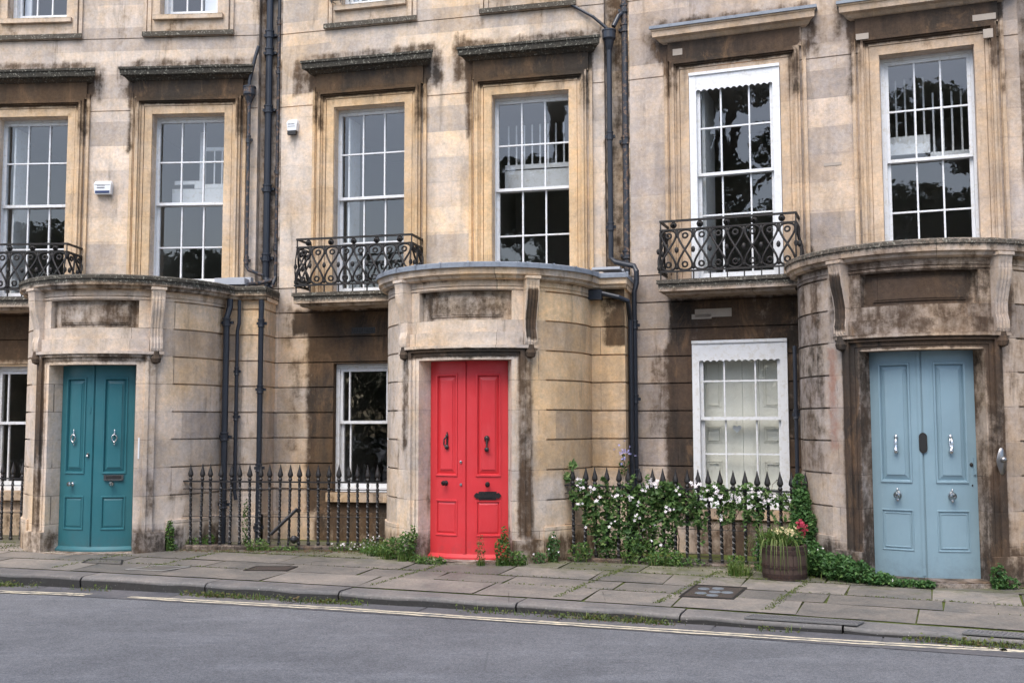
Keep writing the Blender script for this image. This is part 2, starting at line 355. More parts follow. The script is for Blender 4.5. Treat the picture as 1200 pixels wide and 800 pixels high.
        o = bpy.data.objects.new(name, me); COL.objects.link(o)
        if parent: o.parent = parent
        for k, v in props.items(): o[k] = v
        return o
def empty(name, loc, rz, label, cat, group=None):
    o = bpy.data.objects.new(name, None); COL.objects.link(o); o.location = loc; o.rotation_euler = (0, 0, rz)
    o['label'] = label; o['category'] = cat
    if group: o['group'] = group
    return o
def top(o, label, cat, group=None):
    o['label'] = label; o['category'] = cat
    if group: o['group'] = group
    return o
def cuts(lo, hi, feats, res):
    xs = sorted(set([lo, hi] + [round(x, 4) for x in feats if lo < x < hi])); out = []
    for a_, b_ in zip(xs, xs[1:]):
        if b_ - a_ < .0015: continue
        n = max(1, int(math.ceil((b_ - a_) / res))); out += [a_ + (b_ - a_) * i / n for i in range(n)]
    return out + [xs[-1]]

# ---------------------------------------------------------------- the terrace
HO = [((-7.883, 14.419), -3.677), ((-3.133, 14.114), -13.561), ((1.4848, 13.0), -20.468)]
JL = [1.82, 1.487, 1.155, .82, .492, .159, -.172, -.505, -.838]       # rustication joints, relative to the eye
PL, LA, LB = -1.136, 5.325, 4.306
TOP = 8.6
G0 = -1.75
LEN = 4.76
WL, WR = (.78, 1.77), (2.97, 3.97)
def blob(list_, u, z):
    r = 0
    for (u0, u1, z0, z1, s_, fe) in list_:
        k = min(sstep(u, u0 - fe, u0 + fe), 1 - sstep(u, u1 - fe, u1 + fe), sstep(z, z0 - fe, z0 + fe), 1 - sstep(z, z1 - fe, z1 + fe)) * s_
        r = max(r, k)
    return r
UP_SOOT = [(.42, 2.1, 4.5, 4.84, .95, .03), (2.62, 4.3, 4.5, 4.84, .95, .03), (.52, 2.02, 4.38, 4.52, .95, .03), (2.72, 4.2, 4.38, 4.52, .95, .03), (.52, .66, 3.9, 4.5, .55, .08), (1.9, 2.1, 3.9, 4.5, .6, .08), (2.7, 2.82, 3.9, 4.5, .5, .08), (4.12, 4.3, 3.9, 4.5, .6, .08), (.7, 1.85, 4.24, 4.38, .35, .05), (2.9, 4.05, 4.24, 4.38, .35, .05),
           (.3, 2.2, 4.86, 5.02, .66, .10), (2.5, 4.4, 4.86, 5.02, .66, .10), (.15, .45, 4.45, 4.95, .6, .10), (2.1, 2.3, 4.4, 4.95, .6, .10), (2.42, 2.62, 4.45, 4.95, .55, .10), (0, 4.4, 5.42, 5.62, .28, .15), (4.42, 4.8, 1.6, 9, .5, .03),
           (.45, .6, 4.0, 4.7, .55, .06), (2.6, 2.7, 3.7, 4.7, .6, .05), (4.22, 4.3, 3.6, 4.7, .5, .05), (1.9, 2.05, 3.8, 4.7, .5, .05),
           (.62, 1.9, 5.3, 5.5, .35, .06), (2.8, 4.1, 5.3, 5.5, .35, .06), (0, 4.8, 6.2, 9, .25, .4), (0, 4.8, 5.0, 6.2, .20, .3)]
def blkf(u, z):
    r = floor((z + 1.172) / .3328); L = .72 + .5 * h01(r, 9); c = floor((u + h01(r, 5) * 2) / L); return h01(r, c, 7)
def terrace_house(k, label, soots, warms, smat, psoot, pwarm, uc, doorm, style):
    (ox, oy), ang = HO[k]
    H = empty('terraced_house', (ox, oy, 0), radians(ang), label, 'house', 'terraced houses in the curved stone row')
    SO = UP_SOOT + soots
    def st(u, v, z):
        s_ = blob(SO, u, z); w_ = blob(warms, u, z)
        if v > .14 and z > 4.6 and z < 5: s_ = max(s_, .3)
        return (s_, w_, 0)
    # --- facade
    B = MB(None, st, blkf)
    lw = (.74, 1.86, -1.0, .985) if k == 2 else (.80, 1.82, -.88, .80)
    ul = (.755, 1.84, 1.68, 4.285) if k == 2 else (WL[0], WL[1], 1.68, 4.24)
    ops = [ul, (WR[0], WR[1], 1.86, 4.24), lw, (.86, 1.70, 5.63, 7.4), (3.04, 3.84, 5.63, 7.4)]
    def depth(u, z):
        for (a_, b_, c_, d_) in ops:
            if a_ < u < b_ and c_ < z < d_: return None
        if u > 4.43 and z > 1.84 and u < 4.735: return -.13
        if z < PL: return .03 if abs(z - PL) > .004 else .03
        if z < 1.9:
            for j in JL:
                if abs(z - j) < .0085: return -.022
        for j in (LA, LB):
            if abs(z - j) < .007: return -.015
        if abs(z - 7.75) < .09: return .06
        return 0
    us = cuts(0, LEN, [o[i] for o in ops for i in (0, 1)] + [4.43, 4.735], .065)
    zf = [PL, 1.84, 7.66, 7.84] + [o[i] for o in ops for i in (2, 3)]
    for j in JL: zf += [j - .0085, j + .0085]
    for j in (LA, LB): zf += [j - .007, j + .007]
    B.field(us, cuts(G0, TOP, zf, .085), depth, hole=-.30)
    # return ends, parapet, back
    B.box(0, LEN, -.6, -.02, TOP - .4, TOP + .001, .3)
    B.build('wall', M[smat], H)
    R_ = MB(); R_.quad((0, -.5, TOP - .3), (LEN, -.5, TOP - .3), (LEN, -5, TOP + 1.6), (0, -5, TOP + 1.6)); R_.quad((0, -5, TOP + 1.6), (LEN, -5, TOP + 1.6), (LEN, -9.5, TOP - .3), (0, -9.5, TOP - .3))
    R_.quad((0, -9.5, G0), (LEN, -9.5, G0), (LEN, -9.5, TOP - .3), (0, -9.5, TOP - .3))
    R_.build('roof', M['roof'], H)
    # --- rooms behind the windows
    for (a_, b_, c_, d_) in ops:
        r_ = MB(); x0, x1, z0, z1 = max(.05, a_ - .5), min(4.38, b_ + .5), c_ - .3, d_ + .12
        if c_ > 1.8 and c_ < 2: z0 = c_ - .03
        y1 = -.301
        r_.quad((x0, -3.4, z0), (x1, -3.4, z0), (x1, -3.4, z1), (x0, -3.4, z1)); r_.quad((x0, y1, z0), (x1, y1, z0), (x1, -3.4, z0), (x0, -3.4, z0))
        r_.quad((x0, y1, z1), (x1, y1, z1), (x1, -3.4, z1), (x0, -3.4, z1)); r_.quad((x0, y1, z0), (x0, -3.4, z0), (x0, -3.4, z1), (x0, y1, z1)); r_.quad((x1, y1, z0), (x1, -3.4, z0), (x1, -3.4, z1), (x1, y1, z1))
        # inner face of the street wall around the opening
        r_.quad((x0, y1, z0), (a_, y1, z0), (a_, y1, z1), (x0, y1, z1)); r_.quad((b_, y1, z0), (x1, y1, z0), (x1, y1, z1), (b_, y1, z1))
        r_.quad((a_, y1, z0), (b_, y1, z0), (b_, y1, c_), (a_, y1, c_)); r_.quad((a_, y1, d_), (b_, y1, d_), (b_, y1, z1), (a_, y1, z1))
        r_.build('room', M['room'], H)
    # --- windows
    def window(a_, b_, c_, d_, meet, mu, ml, mun, fv=-.12, boxw=.05, proud=False, surround=None, extra=None):
        W = MB(); t_ = boxw
        f0 = fv + (.035 if proud else 0)
        W.box(a_ + .001, a_ + t_, fv - .16, f0, c_ + .001, d_ - .001); W.box(b_ - t_, b_ - .001, fv - .16, f0, c_ + .001, d_ - .001)
        W.box(a_ + t_, b_ - t_, fv - .16, f0 - .004, d_ - t_ - .01, d_ - .002)
        W.box(a_ + t_, b_ - t_, fv - .16, f0 + .0, c_ + .002, c_ + .055)
        wo = W.build('window', M['white'], H)
        x0, x1 = a_ + t_ + .001, b_ - t_ - .001; S_ = MB()
        for (z0, z1, v1, ms) in ((meet - .02, d_ - t_ - .012, fv - .02, mu), (c_ + .056, meet + .02, fv - .068, ml)):
            v0 = v1 - .042; sw = .038
            S_.box(x0, x0 + sw, v0, v1, z0, z1); S_.box(x1 - sw, x1, v0, v1, z0, z1)
            rb = .045 if z0 > c_ + .1 else .075
            S_.box(x0 + sw, x1 - sw, v0, v1, z0, z0 + rb - .008); S_.box(x0 + sw, x1 - sw, v0, v1, z1 - .04, z1)
            for m_ in mun: S_.box(m_ - .0095, m_ + .0095, v0 + .006, v1 - .003, z0 + rb - .008, z1 - .04)
            for m_ in ms: S_.box(x0 + sw, x1 - sw, v0 + .008, v1 - .005, m_ - .0095, m_ + .0095)
        S_.build('sash', M['white'], wo)
        g_ = MB(); rng = random.Random(int(a_ * 100 + c_ * 7 + k * 31))
        for (z0, z1, v1, ms) in ((meet, d_ - t_ - .02, fv - .042, mu), (c_ + .1, meet, fv - .09, ml)):
            cu = [x0 + .03] + list(mun) + [x1 - .03]; cz = [z0] + list(ms) + [z1]
            for i in range(len(cu) - 1):
                for j in range(len(cz) - 1):
                    tu, tz = rng.uniform(-.0012, .0012), rng.uniform(-.0012, .0012)      # old panes never sit quite true
                    g_.quad((cu[i], v1 - tu - tz, cz[j]), (cu[i + 1], v1 + tu - tz, cz[j]), (cu[i + 1], v1 + tu + tz, cz[j + 1]), (cu[i], v1 - tu + tz, cz[j + 1]))
        g_.build('glazing', M['glass'], wo)
        return wo
    def third(a_, b_, t_=.05): x0, x1 = a_ + t_ + .04, b_ - t_ - .04; return [x0 + (x1 - x0) / 3, x0 + (x1 - x0) * 2 / 3]
    def surround(wo, a_, b_, z0, z1, led=True):
        s_ = MB(None, lambda u, v, z: (max(blob(SO, u, z), .5 * (v > .03) * (z > 4.36)), .95 if z < 4.5 else .6, 0), blkf)
        for (i0, i1, d_) in ((.006, .11, .026), (.11, .118, .012), (.118, .158, .034), (.158, .178, .058), (.178, .205, .085), (.205, .235, .055), (.262, .275, .02), (.275, .31, .036)):
            zt = z1 + min(i1, .235) if i1 < .27 else z1 + .30
            s_.box(a_ - i1, a_ - i0, -.01, d_, z0, zt, .09); s_.box(b_ + i0, b_ + i1, -.01, d_, z0, zt, .09)
            if i1 < .27: s_.box(a_ - i0, b_ + i0, -.01, d_ - .0015, z1 + i0, zt, .09)
        s_.box(a_ - .26, b_ + .26, -.01, .03, z1 + .236, z1 + .47, .05)
        s_.build('window_surround', M[smat], wo)
        c = MB(None, lambda u, v, z: (.75 if lead else .85, .5, 0 if lead else (.95 if v > .1 or z > 4.84 else .5)))
        lead = k == 2
        if lead: c = MB(None, lambda u, v, z: (.12, .8, 0))
        pr = [(0, z1 + .46), (.05, z1 + .475), (.09, z1 + .51), (.145, z1 + .525), (.15, z1 + .59), (.165, z1 + .60), (.165, z1 + .63), (.0, z1 + .655)]
        rows = []
        n = 14; ua, ub = a_ - .31, b_ + .31
        for i in range(n + 1):
            u = ua + (ub - ua) * i / n; ex = 0
            jit = 0 if lead else .006 * (h01(i, k, round(a_ * 10)) - .5)
            rows.append([c.v(u + (-d * .8 if i == 0 else d * .8 if i == n else 0), d, z + jit * (d > .1)) for d, z in pr])
        for i in range(n):
            for j in range(len(pr) - 1): c.f(rows[i][j], rows[i + 1][j], rows[i + 1][j + 1], rows[i][j + 1])
        back = [[c.v(u, -.01, z) for d, z in pr] for u in (ua, ub)]
        for e_, bk in ((0, back[0]), (n, back[1])):
            for j in range(len(pr) - 1): c.f(rows[e_][j], rows[e_][j + 1], bk[j + 1], bk[j])
        c.build('cornice', M[smat], wo)
        if lead:
            l_ = MB(); l_.box(ua - .145, ub + .145, -.005, .182, z1 + .634, z1 + .655, .4); l_.box(ua - .147, ub + .147, .166, .184, z1 + .618, z1 + .645, .4)
            l_.build('lead_flashing', M['lead'], wo)
    # first floor left (balcony) window and right window over the porch
    if k == 2:
        wl = window(.755, 1.84, 1.70, 4.285, 3.03, [3.6], [2.53], [1.13, 1.47], fv=0, boxw=.085, proud=True)
        surround(wl, .755, 1.84, 1.68, 4.285 - .045)
        br = MB()
        for i in range(3): br.box(1.10 + i * .2, 1.27 + i * .2, .0, .024, 4.30, 4.37)
        br.build('exposed_brick', M['brick'], wl)
        sh = MB(); sh.box(.86, .90, -.9, -.22, 1.8, 4.2); sh.build('shutter', M['white'], wl)
    else:
        wl = window(WL[0] - .045, WL[1] + .06, 1.70, 4.265, 3.03, [3.63], [2.43], third(WL[0] - .045, WL[1] + .06), fv=-.13); surround(wl, WL[0], WL[1], 1.68, 4.24)
        sh = MB(); sh.box(WL[0] + .10, WL[0] + .125, -.6, -.24, 1.8, 4.16); sh.build('shutter', M['white'], wl)
    wr = window(WR[0] - (.045 if k < 2 else .0), WR[1] + (.06 if k < 2 else .02), 1.87, 4.265, 3.03, [3.61], [2.43], third(WR[0] - (.045 if k < 2 else 0), WR[1] + (.06 if k < 2 else .02)), fv=-.13); surround(wr, WR[0], WR[1], 1.6, 4.24)
    gl = MB()                                               # white gallery balustrade inside, behind the upper sash
    if k == 0:
        gl.box(3.35, 3.96, -.62, -.58, 3.34, 3.40); gl.box(WR[0] + .06, WR[1] - .03, -.62, -.58, 3.08, 3.335); gl.box(3.42, 3.50, -.62, -.58, 3.4, 4.15); gl.box(3.5, 4.0, -.62, -.58, 3.88, 3.93)
        gl.box(WR[0] + .09, 3.42, -.62, -.58, 3.40, 3.45)
        for i in range(3): gl.box(3.62 + i * .11, 3.638 + i * .11, -.61, -.59, 3.4, 3.88)
    elif k == 1:
        gl.box(WR[0] + .02, WR[1], -.62, -.58, 3.40, 3.46); gl.box(WR[0] + .02, WR[1], -.62, -.58, 3.09, 3.38)
        for i in range(9): gl.box(3.03 + i * .108, 3.05 + i * .108, -.61, -.59, 3.4, 4.0)
    else:
        gl.box(2.9, 3.50, -.62, -.58, 3.20, 3.42); gl.box(3.5, 4.0, -.62, -.58, 3.14, 3.20)
        for i in range(10): gl.box(3.02 + i * .103, 3.04 + i * .103, -.61, -.59, 3.42 if i < 5 else 3.2, 4.12 if i < 5 else 3.92)
    gl.build('gallery_balustrade', M['white'], wr)
    # ground floor window
    if k == 2:
        wg = window(lw[0] + .001, lw[1] - .001, lw[2] + .002, lw[3] - .001, .064, [.509], [-.359], [1.115, 1.48], fv=.0, boxw=.085, proud=True)
    else:
        wg = window(lw[0], lw[1], lw[2], lw[3], .03, [], [], [.98, 1.505], fv=-.10, boxw=.05)
    sg = MB(None, lambda u, v, z: (.35, .7, .4 if z > lw[2] - .03 else .1)); sg.box(lw[0] - .06, lw[1] + .14, -.1, .075, lw[2] - .12, lw[2] - .002, .08); sg.build('window_sill', M[smat], wg)
    if k == 2:
        for (wo, x0, x1, zt, zb) in ((wl, .755, 1.84, 4.26, 4.06), (wg, .74, 1.86, .965, .745)):      # cut-edge valance boards
            va = MB(); n = 13 * 8; f = lambda i: zb + .022 * abs(sin(pi * i / 8)) - .008
            for i in range(n):
                ua, ub = x0 + .075 + (x1 - x0 - .15) * i / n, x0 + .075 + (x1 - x0 - .15) * (i + 1) / n
                za, zb_ = f(i), f(i + 1)
                for v_ in (.014, .03): va.quad((ua, v_, za), (ub, v_, zb_), (ub, v_, zt), (ua, v_, zt))
                va.quad((ua, .014, za), (ub, .014, zb_), (ub, .03, zb_), (ua, .03, za))
            va.box(x0 - .0, x1 + .0, .02, .05, zt - .005, zt + .03)
            va.build('valance', M['white'], wo)
        sh = MB()                                            # closed panelled shutters
        for (x0, x1) in ((.80, 1.09), (1.093, 1.295), (1.298, 1.49), (1.493, 1.80)):
            sh.box(x0, x1, -.25, -.225, -.95, .95)
            for (z0, z1) in ((.15, .80), (-.28, .02), (-.85, -.40)):
                if x1 - x0 > .25:
                    for i_, d_ in ((.05, .008), (.075, .016)):
                        sh.box(x0 + i_, x1 - i_, -.225, -.225 + d_, z0 + i_, z0 + i_ + .008); sh.box(x0 + i_, x1 - i_, -.225, -.225 + d_, z1 - i_ - .008, z1 - i_)
                        sh.box(x0 + i_, x0 + i_ + .008, -.225, -.225 + d_, z0 + i_, z1 - i_); sh.box(x1 - i_ - .008, x1 - i_, -.225, -.225 + d_, z0 + i_, z1 - i_)
        sh.build('shutter', M['shutter'], wg)
        he = MB(); pts = []
        for i in range(24):
            a_ = 2 * pi * i / 24; pts.append((1.235 + .0033 * 16 * sin(a_) ** 3, -.06 + .0033 * (13 * cos(a_) - 5 * cos(2 * a_) - 2 * cos(3 * a_) - cos(4 * a_))))
        f_ = [he.v(x, -.15, z) for x, z in pts]; b_ = [he.v(x, -.165, z) for x, z in pts]; he.f(*f_); he.f(*b_)
        for i in range(24): he.f(f_[i], f_[(i + 1) % 24], b_[(i + 1) % 24], b_[i])
        he.tube([(1.235, -.155, -.02), (1.235, -.155, .07)], .003, 5); he.build('hanging_heart', M['plastic'], wg)
    # second floor windows
    for (a_, b_) in ((.86, 1.70), (3.04, 3.84)):
        w2 = window(a_, b_, 5.64, 7.4, 6.5, [], [], third(a_, b_))
        s_ = MB(None, lambda u, v, z: (blob(SO, u, z), .35, .75 if v > .05 and z < 5.4 else (.5 if z > 5.58 and z < 5.66 and v > .05 else 0)), blkf)
        for (i0, i1, d_) in ((.006, .12, .02), (.12, .17, .045), (.19, .235, .03)):
            s_.box(a_ - i1, a_ - i0, -.01, d_, 5.40, 7.4 + i0, .1); s_.box(b_ + i0, b_ + i1, -.01, d_, 5.40, 7.4 + i0, .1)
            s_.box(a_ - i1, b_ + i1, -.01, d_ - .001, 7.4 + i0, 7.4 + i1, .1)
        s_.box(a_ - .24, b_ + .24, -.01, .055, 5.335, 5.398, .08); s_.box(a_ - .09, b_ + .09, -.1, .07, 5.565, 5.63, .08); s_.box(a_ - .005, b_ + .005, -.01, .015, 5.40, 5.56, .08)
        s_.build('window_surround', M[smat], w2)
        if a_ > 3 and k == 0: q = MB(); q.box(3.55, 3.80, -.34, -.31, 5.6, 7.3); q.build('curtain', M['curtain'], w2)
        if a_ < 3:
            q = MB(); q.box(a_ + .06, a_ + .16, -.34, -.31, 5.6, 7.3); q.build('curtain', M['curtain'], w2)
    if k == 1:                                              # low iron guard on the upper left sill
        g_ = MB()
        for z_ in (5.68, 5.74, 5.86): g_.tube([(.78, .0, z_), (.74, .12, z_), (1.80, .12, z_), (1.76, .0, z_)], .008, 6)
        for i in range(9): u = .76 + i * .128; g_.tube([(u, .12, 5.64), (u, .12, 5.88)], .006, 6)
        g_.build('window_guard', M['iron'], H)
    # --- balcony
    sl_ = MB(None, lambda u, v, z: (.35, .4, .95 if v > .2 and z > 1.60 else .3), None)
    sl_.box(.42, 2.08, -.01, .50, 1.645, 1.69, .07); sl_.box(.44, 2.06, -.01, .48, 1.555, 1.644, .07); sl_.box(.50, 2.0, -.01, .40, 1.52, 1.554, .1)
    bo = sl_.build('balcony', M[smat], H)
    r_ = MB(); u0, u1, vf = .47, 2.03, .45
    pathT = [(u0, 0), (u0, vf), (u1, vf), (u1, 0)]
    for z_, h_ in ((2.39, .012), (2.285, .009)):
        r_.box(u0 - .012, u1 + .012, vf - .014, vf + .014, z_ - h_, z_ + h_); r_.box(u0 - .013, u0 + .013, 0, vf - .0145, z_ - h_, z_ + h_); r_.box(u1 - .013, u1 + .013, 0, vf - .0145, z_ - h_, z_ + h_)
    r_.box(u0 + .0, u1 - .0, vf + .012, vf + .034, 1.775, 1.795); r_.box(u0 - .03, u0 - .01, 0, vf + .03, 1.775, 1.795); r_.box(u1 + .01, u1 + .03, 0, vf + .03, 1.775, 1.795)
    def motif(P, wd):
        """P(x, z) -> point; figure-eight scroll with an eye at each end, z 0..1"""
        pts = []
        for i in range(37):
            a_ = 2 * pi * i / 36; x = .50 * wd * sin(2 * a_) * (.88 + .12 * cos(2 * a_)); z = .5 + .485 * cos(a_); pts.append(P(x, z))
        r_.tube(pts, .0135, 5, cap=False)
        for zc in (.85, .15):
            r_.tube([P(.030 * cos(2 * pi * i / 12), zc + .060 * sin(2 * pi * i / 12)) for i in range(13)], .0125, 5, cap=False)
        for zc, hh in ((.90, .09), (.5, .05), (.10, .12)):
            c_ = P(wd * .5, zc); r_.ball(c_, .026, 1, .6, 2.1 if zc > .6 else 1.5, 6, 4)
    zz = lambda z: 1.79 + z * (2.285 - 1.79)
    bul = lambda z: .028 * sin(pi * min(1, z * 1.15)) * (1 - z) * 2.0
    n = 8; wd = (u1 - u0) / n
    for i in range(n):
        uc_ = u0 + wd * (i + .5); motif(lambda x, z: (uc_ + x, vf + bul(z) + .012 * (1 - z), zz(z)), wd)
    for sgn, uu in ((-1, u0), (1, u1)):
        for i in range(2):
            vc_ = .11 + .215 * i; motif(lambda x, z: (uu + sgn * (bul(z) + .012 * (1 - z)), vc_ + x, zz(z)), .2)
    for i in range(9):
        u = u0 + wd * i; r_.box(u - .007, u + .007, vf + .014, vf + .028, 1.689, 1.78)
    for i in range(5):
        u = u0 + (u1 - u0) * (i + .5) / 5
        r_.lathe((u, vf - .006, 2.338), [(.034, -.008), (.04, 0), (.04, .012), (.012, .02)], 10, 'v')
    for u in (u0, u1): r_.tube([(u, vf, 2.38), (u, vf, 2.29), (u, vf + .05, 2.1), (u, vf + .06, 1.95), (u, vf + .02, 1.78), (u, vf + .02, 1.69)], .009, 6)
    r_.build('balcony_railing', M['oldiron'], bo, smooth=True)
    # --- porch
    R = 1.25; VC = .5; SE = R * pi / 2
    def bend(s_, d, z):
        if s_ < -SE: return (uc - R - d, VC + (s_ + SE), z)
        if s_ > SE: return (uc + R + d, VC - (s_ - SE), z)
        t_ = s_ / R; return (uc + (R + d) * sin(t_), VC + (R + d) * cos(t_), z)
    def pst(s_, d, z):
        s0 = blob(psoot, s_, z)
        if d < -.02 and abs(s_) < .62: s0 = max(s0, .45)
        g = .35 if z < -1.2 else 0
        return (max(s0, g), blob(pwarm, s_, z), .35 if z < -1.42 else 0, blob(style.get('red', []), s_, z))
    P_ = MB(bend, pst, lambda u, z: blkf(u + 3, z))
    DH = style['dh']; zd0, zd1 = -1.49, .715
    def pd(s_, z):
        x = abs(s_)
        if x < DH and zd0 < z < zd1: return None
        if z > 1.60: return .03 + (.05 if z > 1.64 else 0)
        if z > 1.535: return 0.0 if x > .92 else .006
        if z > 1.525: return -.012
        if x < .84 and z > 1.02:
            if x < .56 and 1.155 < z < 1.485:
                if x < .46 and 1.20 < z < 1.44: return -.062 if not (x < .44 and 1.22 < z < 1.42) else -.055
                return -.075
            if z > 1.50: return .012
            return 0.0
        if x < .68 and .875 < z < 1.02: return .035
        if x < .84 and .84 < z < .875: return .075
        if x < .84 and z > .82 and z < .84: return .045
        if x < .76 and z < .82 and z > -1.26:
            i = min(x - DH, 0) if False else (x - DH if z < zd1 else max(x - DH, z - zd1))
            return .012 if i < .045 else (.022 if i < .09 else (.052 if i < .135 else .036))
        if x < .90 and z < -1.26: return .062 if x < .90 else 0
        if x < .93: return 0
        if x > .97:
            for j in JL[1:]:
                if abs(z - j) < .0095: return -.024
        if z < PL: return .022
        return 0
    sf_ = []
    for v_ in (.44, .46, .56, DH, DH + .045, DH + .09, DH + .135, .68, .76, .84, .90, .93, .97): sf_ += [v_, -v_]
    zf = [zd0, zd1, 1.60, 1.64, 1.535, 1.525, 1.02, 1.155, 1.485, 1.20, 1.44, 1.22, 1.42, 1.50, .875, .84, .82, -1.26, PL, zd1 + .045, zd1 + .09, zd1 + .135]
    for j in JL[1:]: zf += [j - .0095, j + .0095]
    zs = cuts(G0, 1.66, zf, .075)
    P_.field(cuts(-SE - .5, SE, sf_ + [-SE], .07), zs, pd, hole=-.26)
    # flat pilaster closing the right side
    P_.T = None; ue = 4.725
    def pst2(u, d, z): return (max(blob(psoot, 9 + u - ue, z), .3 if z < -1.2 else 0), blob(pwarm, 2.0, z), 0)
    P_.st = pst2
    def gd(u, z, b_):
        for j in JL[1:]:
            if abs(z - j) < .0095: return b_ - .02
        return b_ + (.02 if z < PL else .03 if z > 1.6 else 0)
    P_.field(cuts(uc + R - .02, ue, [], .08), zs, lambda u, z: gd(u, z, .505))
    P_.T = lambda u, d, z: (d, u, z)
    P_.field(cuts(-.0, .505, [], .1), zs, lambda u, z: gd(u, z, ue))
    P_.T = None
    for z in (.72,): pass
    po = P_.build('porch', M[smat], H)
    # consoles
    for sgn in (-1, 1):
        b_ = MB(bend, lambda s_, d, z: ((.15 if sgn < 0 else .1) + (.75 if style['cons'][0 if sgn < 0 else 1] and abs(s_) > .70 and abs(s_) < .82 and .95 < z < 1.5 else 0), .25, 0), None)
        prof = [(.0, 1.64), (.135, 1.64), (.145, 1.60), (.135, 1.53), (.135, 1.47), (.12, 1.38), (.09, 1.28), (.062, 1.16), (.06, 1.05), (.078, .98), (.08, .91), (.068, .88), (.0, .88)]
        s0, s1 = sgn * .755 - .068, sgn * .755 + .068; n = 8
        rows = []
        for i in range(n + 1):
            f_ = i / n; fl = -.010 if i in (2, 4, 6) else 0                     # shallow flutes
            rows.append([b_.v(s0 + (s1 - s0) * f_, d + (fl if d > .05 and .9 < z < 1.6 else 0), z) for d, z in prof])
        for i in range(n):
            for j in range(len(prof) - 1): b_.f(rows[i][j], rows[i + 1][j], rows[i + 1][j + 1], rows[i][j + 1])
        b_.f(*rows[0]); b_.f(*rows[-1])
        b_.box(s0 - .010, s1 + .010, 0, .16, 1.608, 1.639)
        b_.st = lambda s_, d, z: (1, .2, 0)
        b_.lathe((sgn * .755, .05, .80), [(.005, -.075), (.05, -.055), (.062, -.01), (.045, .04), (.04, .078)], 10, 'z', 1, .9)
        b_.build('console', M[smat], po, smooth=False)
    # porch cornice
    def path(off=0):
        p = [(uc - R, 0.001, -1, 0)] + [(uc - R, .25, -1, 0)]
        n = 40
        for i in range(n + 1):
            t_ = -pi / 2 + pi * i / n
            if t_ > pi / 2 - .12: break
            p.append((uc + R * sin(t_), VC + R * cos(t_), sin(t_), cos(t_)))
        p += [(uc + R - .0, .60, .75, .75), (uc + R + .12, .505, 0.0, 1), (4.60, .505, 0, 1), (ue, .505, 0.35, 1), (ue, .3, .35, 0), (ue, .001, .35, 0)]
        return p
    leadp = k == 1
    ch = style['cornice']
    c = MB(None, lambda u, v, z: (ch[0], ch[1], ch[2] if z > 1.66 else ch[2] * .3), None)
    z0 = 1.60
    c.sweep(path(), [(.03, z0), (.075, z0 + .015), (.085, z0 + .045), (.118, z0 + .055), (.122, z0 + .12), (.135, z0 + .125), (.135, z0 + .16), (.10, z0 + .178), (.0, z0 + .18)], blkl=.62)
    c.build('porch_cornice', M[smat], po)
    rf = MB(); pp = path(); ids = [rf.v(p[0] + p[2] * .02, p[1] + p[3] * .02, 1.772) for p in pp]; rf.f(*ids)
    rf.build('flat_roof', M['moss_lead'], po)
    if leadp:
        l_ = MB(); l_.sweep(path(), [(.10, 1.781), (.128, 1.786), (.150, 1.775), (.152, 1.725), (.138, 1.722)])
        l_.sweep(path(), [(-.1, 1.79), (.10, 1.784)])
        pp = path(); acc = 0
        for i in range(2, len(pp) - 1, 3):
            p = pp[i]; tx, ty = -p[3] * .012, p[2] * .012
            rr = [[l_.v(p[0] + sx * tx + p[2] * d, p[1] + sx * ty + p[3] * d, z) for d, z in ((.09, 1.795), (.155, 1.79), (.162, 1.775), (.161, 1.724))] for sx in (-1, 1)]
            for j in range(3): l_.f(rr[0][j], rr[1][j], rr[1][j + 1], rr[0][j + 1])
        l_.build('lead_flashing', M['lead'], po)
    # step
    s_ = MB(bend, lambda u, v, z: (.35, .1, .5)); n = 14
    for i in range(n):
        x0, x1 = -.60 + 1.2 * i / n, -.60 + 1.2 * (i + 1) / n
        for (d0, d1, z0_, z1_) in ((-.25, .09, G0, zd0 - .012),):
            s_.quad((x0, d1, z0_), (x1, d1, z0_), (x1, d1, z1_), (x0, d1, z1_)); s_.quad((x0, d0, z1_), (x1, d0, z1_), (x1, d1, z1_), (x0, d1, z1_))
    s_.quad((-.6, -.2, G0), (-.6, .09, G0), (-.6, .09, zd0 - .012), (-.6, -.2, zd0 - .012)); s_.quad((.6, -.2, G0), (.6, .09, G0), (.6, .09, zd0 - .012), (.6, -.2, zd0 - .012))
    s_.build('doorstep', M[smat], po)
    # --- door, curved with the porch
    D = MB(bend); dd = -.185
    hw = DH - .002
    pn = [(-.475 * DH / .578, -.125), (.125, .475 * DH / .578)]; pz = [(.57 + style['dz'], -.58), (-.84, -1.24)]
    cu = cuts(-hw, hw, [pn[0][0], -.125, .125, pn[1][1], -.008, .008], .06); cz = cuts(zd0, zd1 - .004, [.57 + style['dz'], -.58, -.84, -1.24], .3)
    def dfun(s_, z):
        for (a_, b_) in pn:
            for (t_, q) in pz:
                if a_ < s_ < b_ and q < z < t_: return None
        if abs(s_) < .008: return dd - .012
        return dd
    D.field(cu, cz, dfun, hole=dd)
    for (a_, b_) in pn:
        uu = [x for x in cu if a_ - 1e-3 <= x <= b_ + 1e-3]
        D.ring(uu, pz[0][1], pz[0][0], [(0, dd), (.004, dd + .012), (.022, dd + .010), (.03, dd - .020), (.075, dd - .002), (.078, dd + .004)])
        if k == 2: D.ring(uu, pz[1][1], pz[1][0], [(0, dd), (.003, dd + .006), (.012, dd + .006), (.016, dd - .006), (.03, dd - .006), (.033, dd + .002), (.04, dd + .002), (.043, dd - .003)])
        else: D.ring(uu, pz[1][1], pz[1][0], [(0, dd), (.004, dd + .009), (.02, dd + .007), (.026, dd - .010), (.05, dd - .001)])
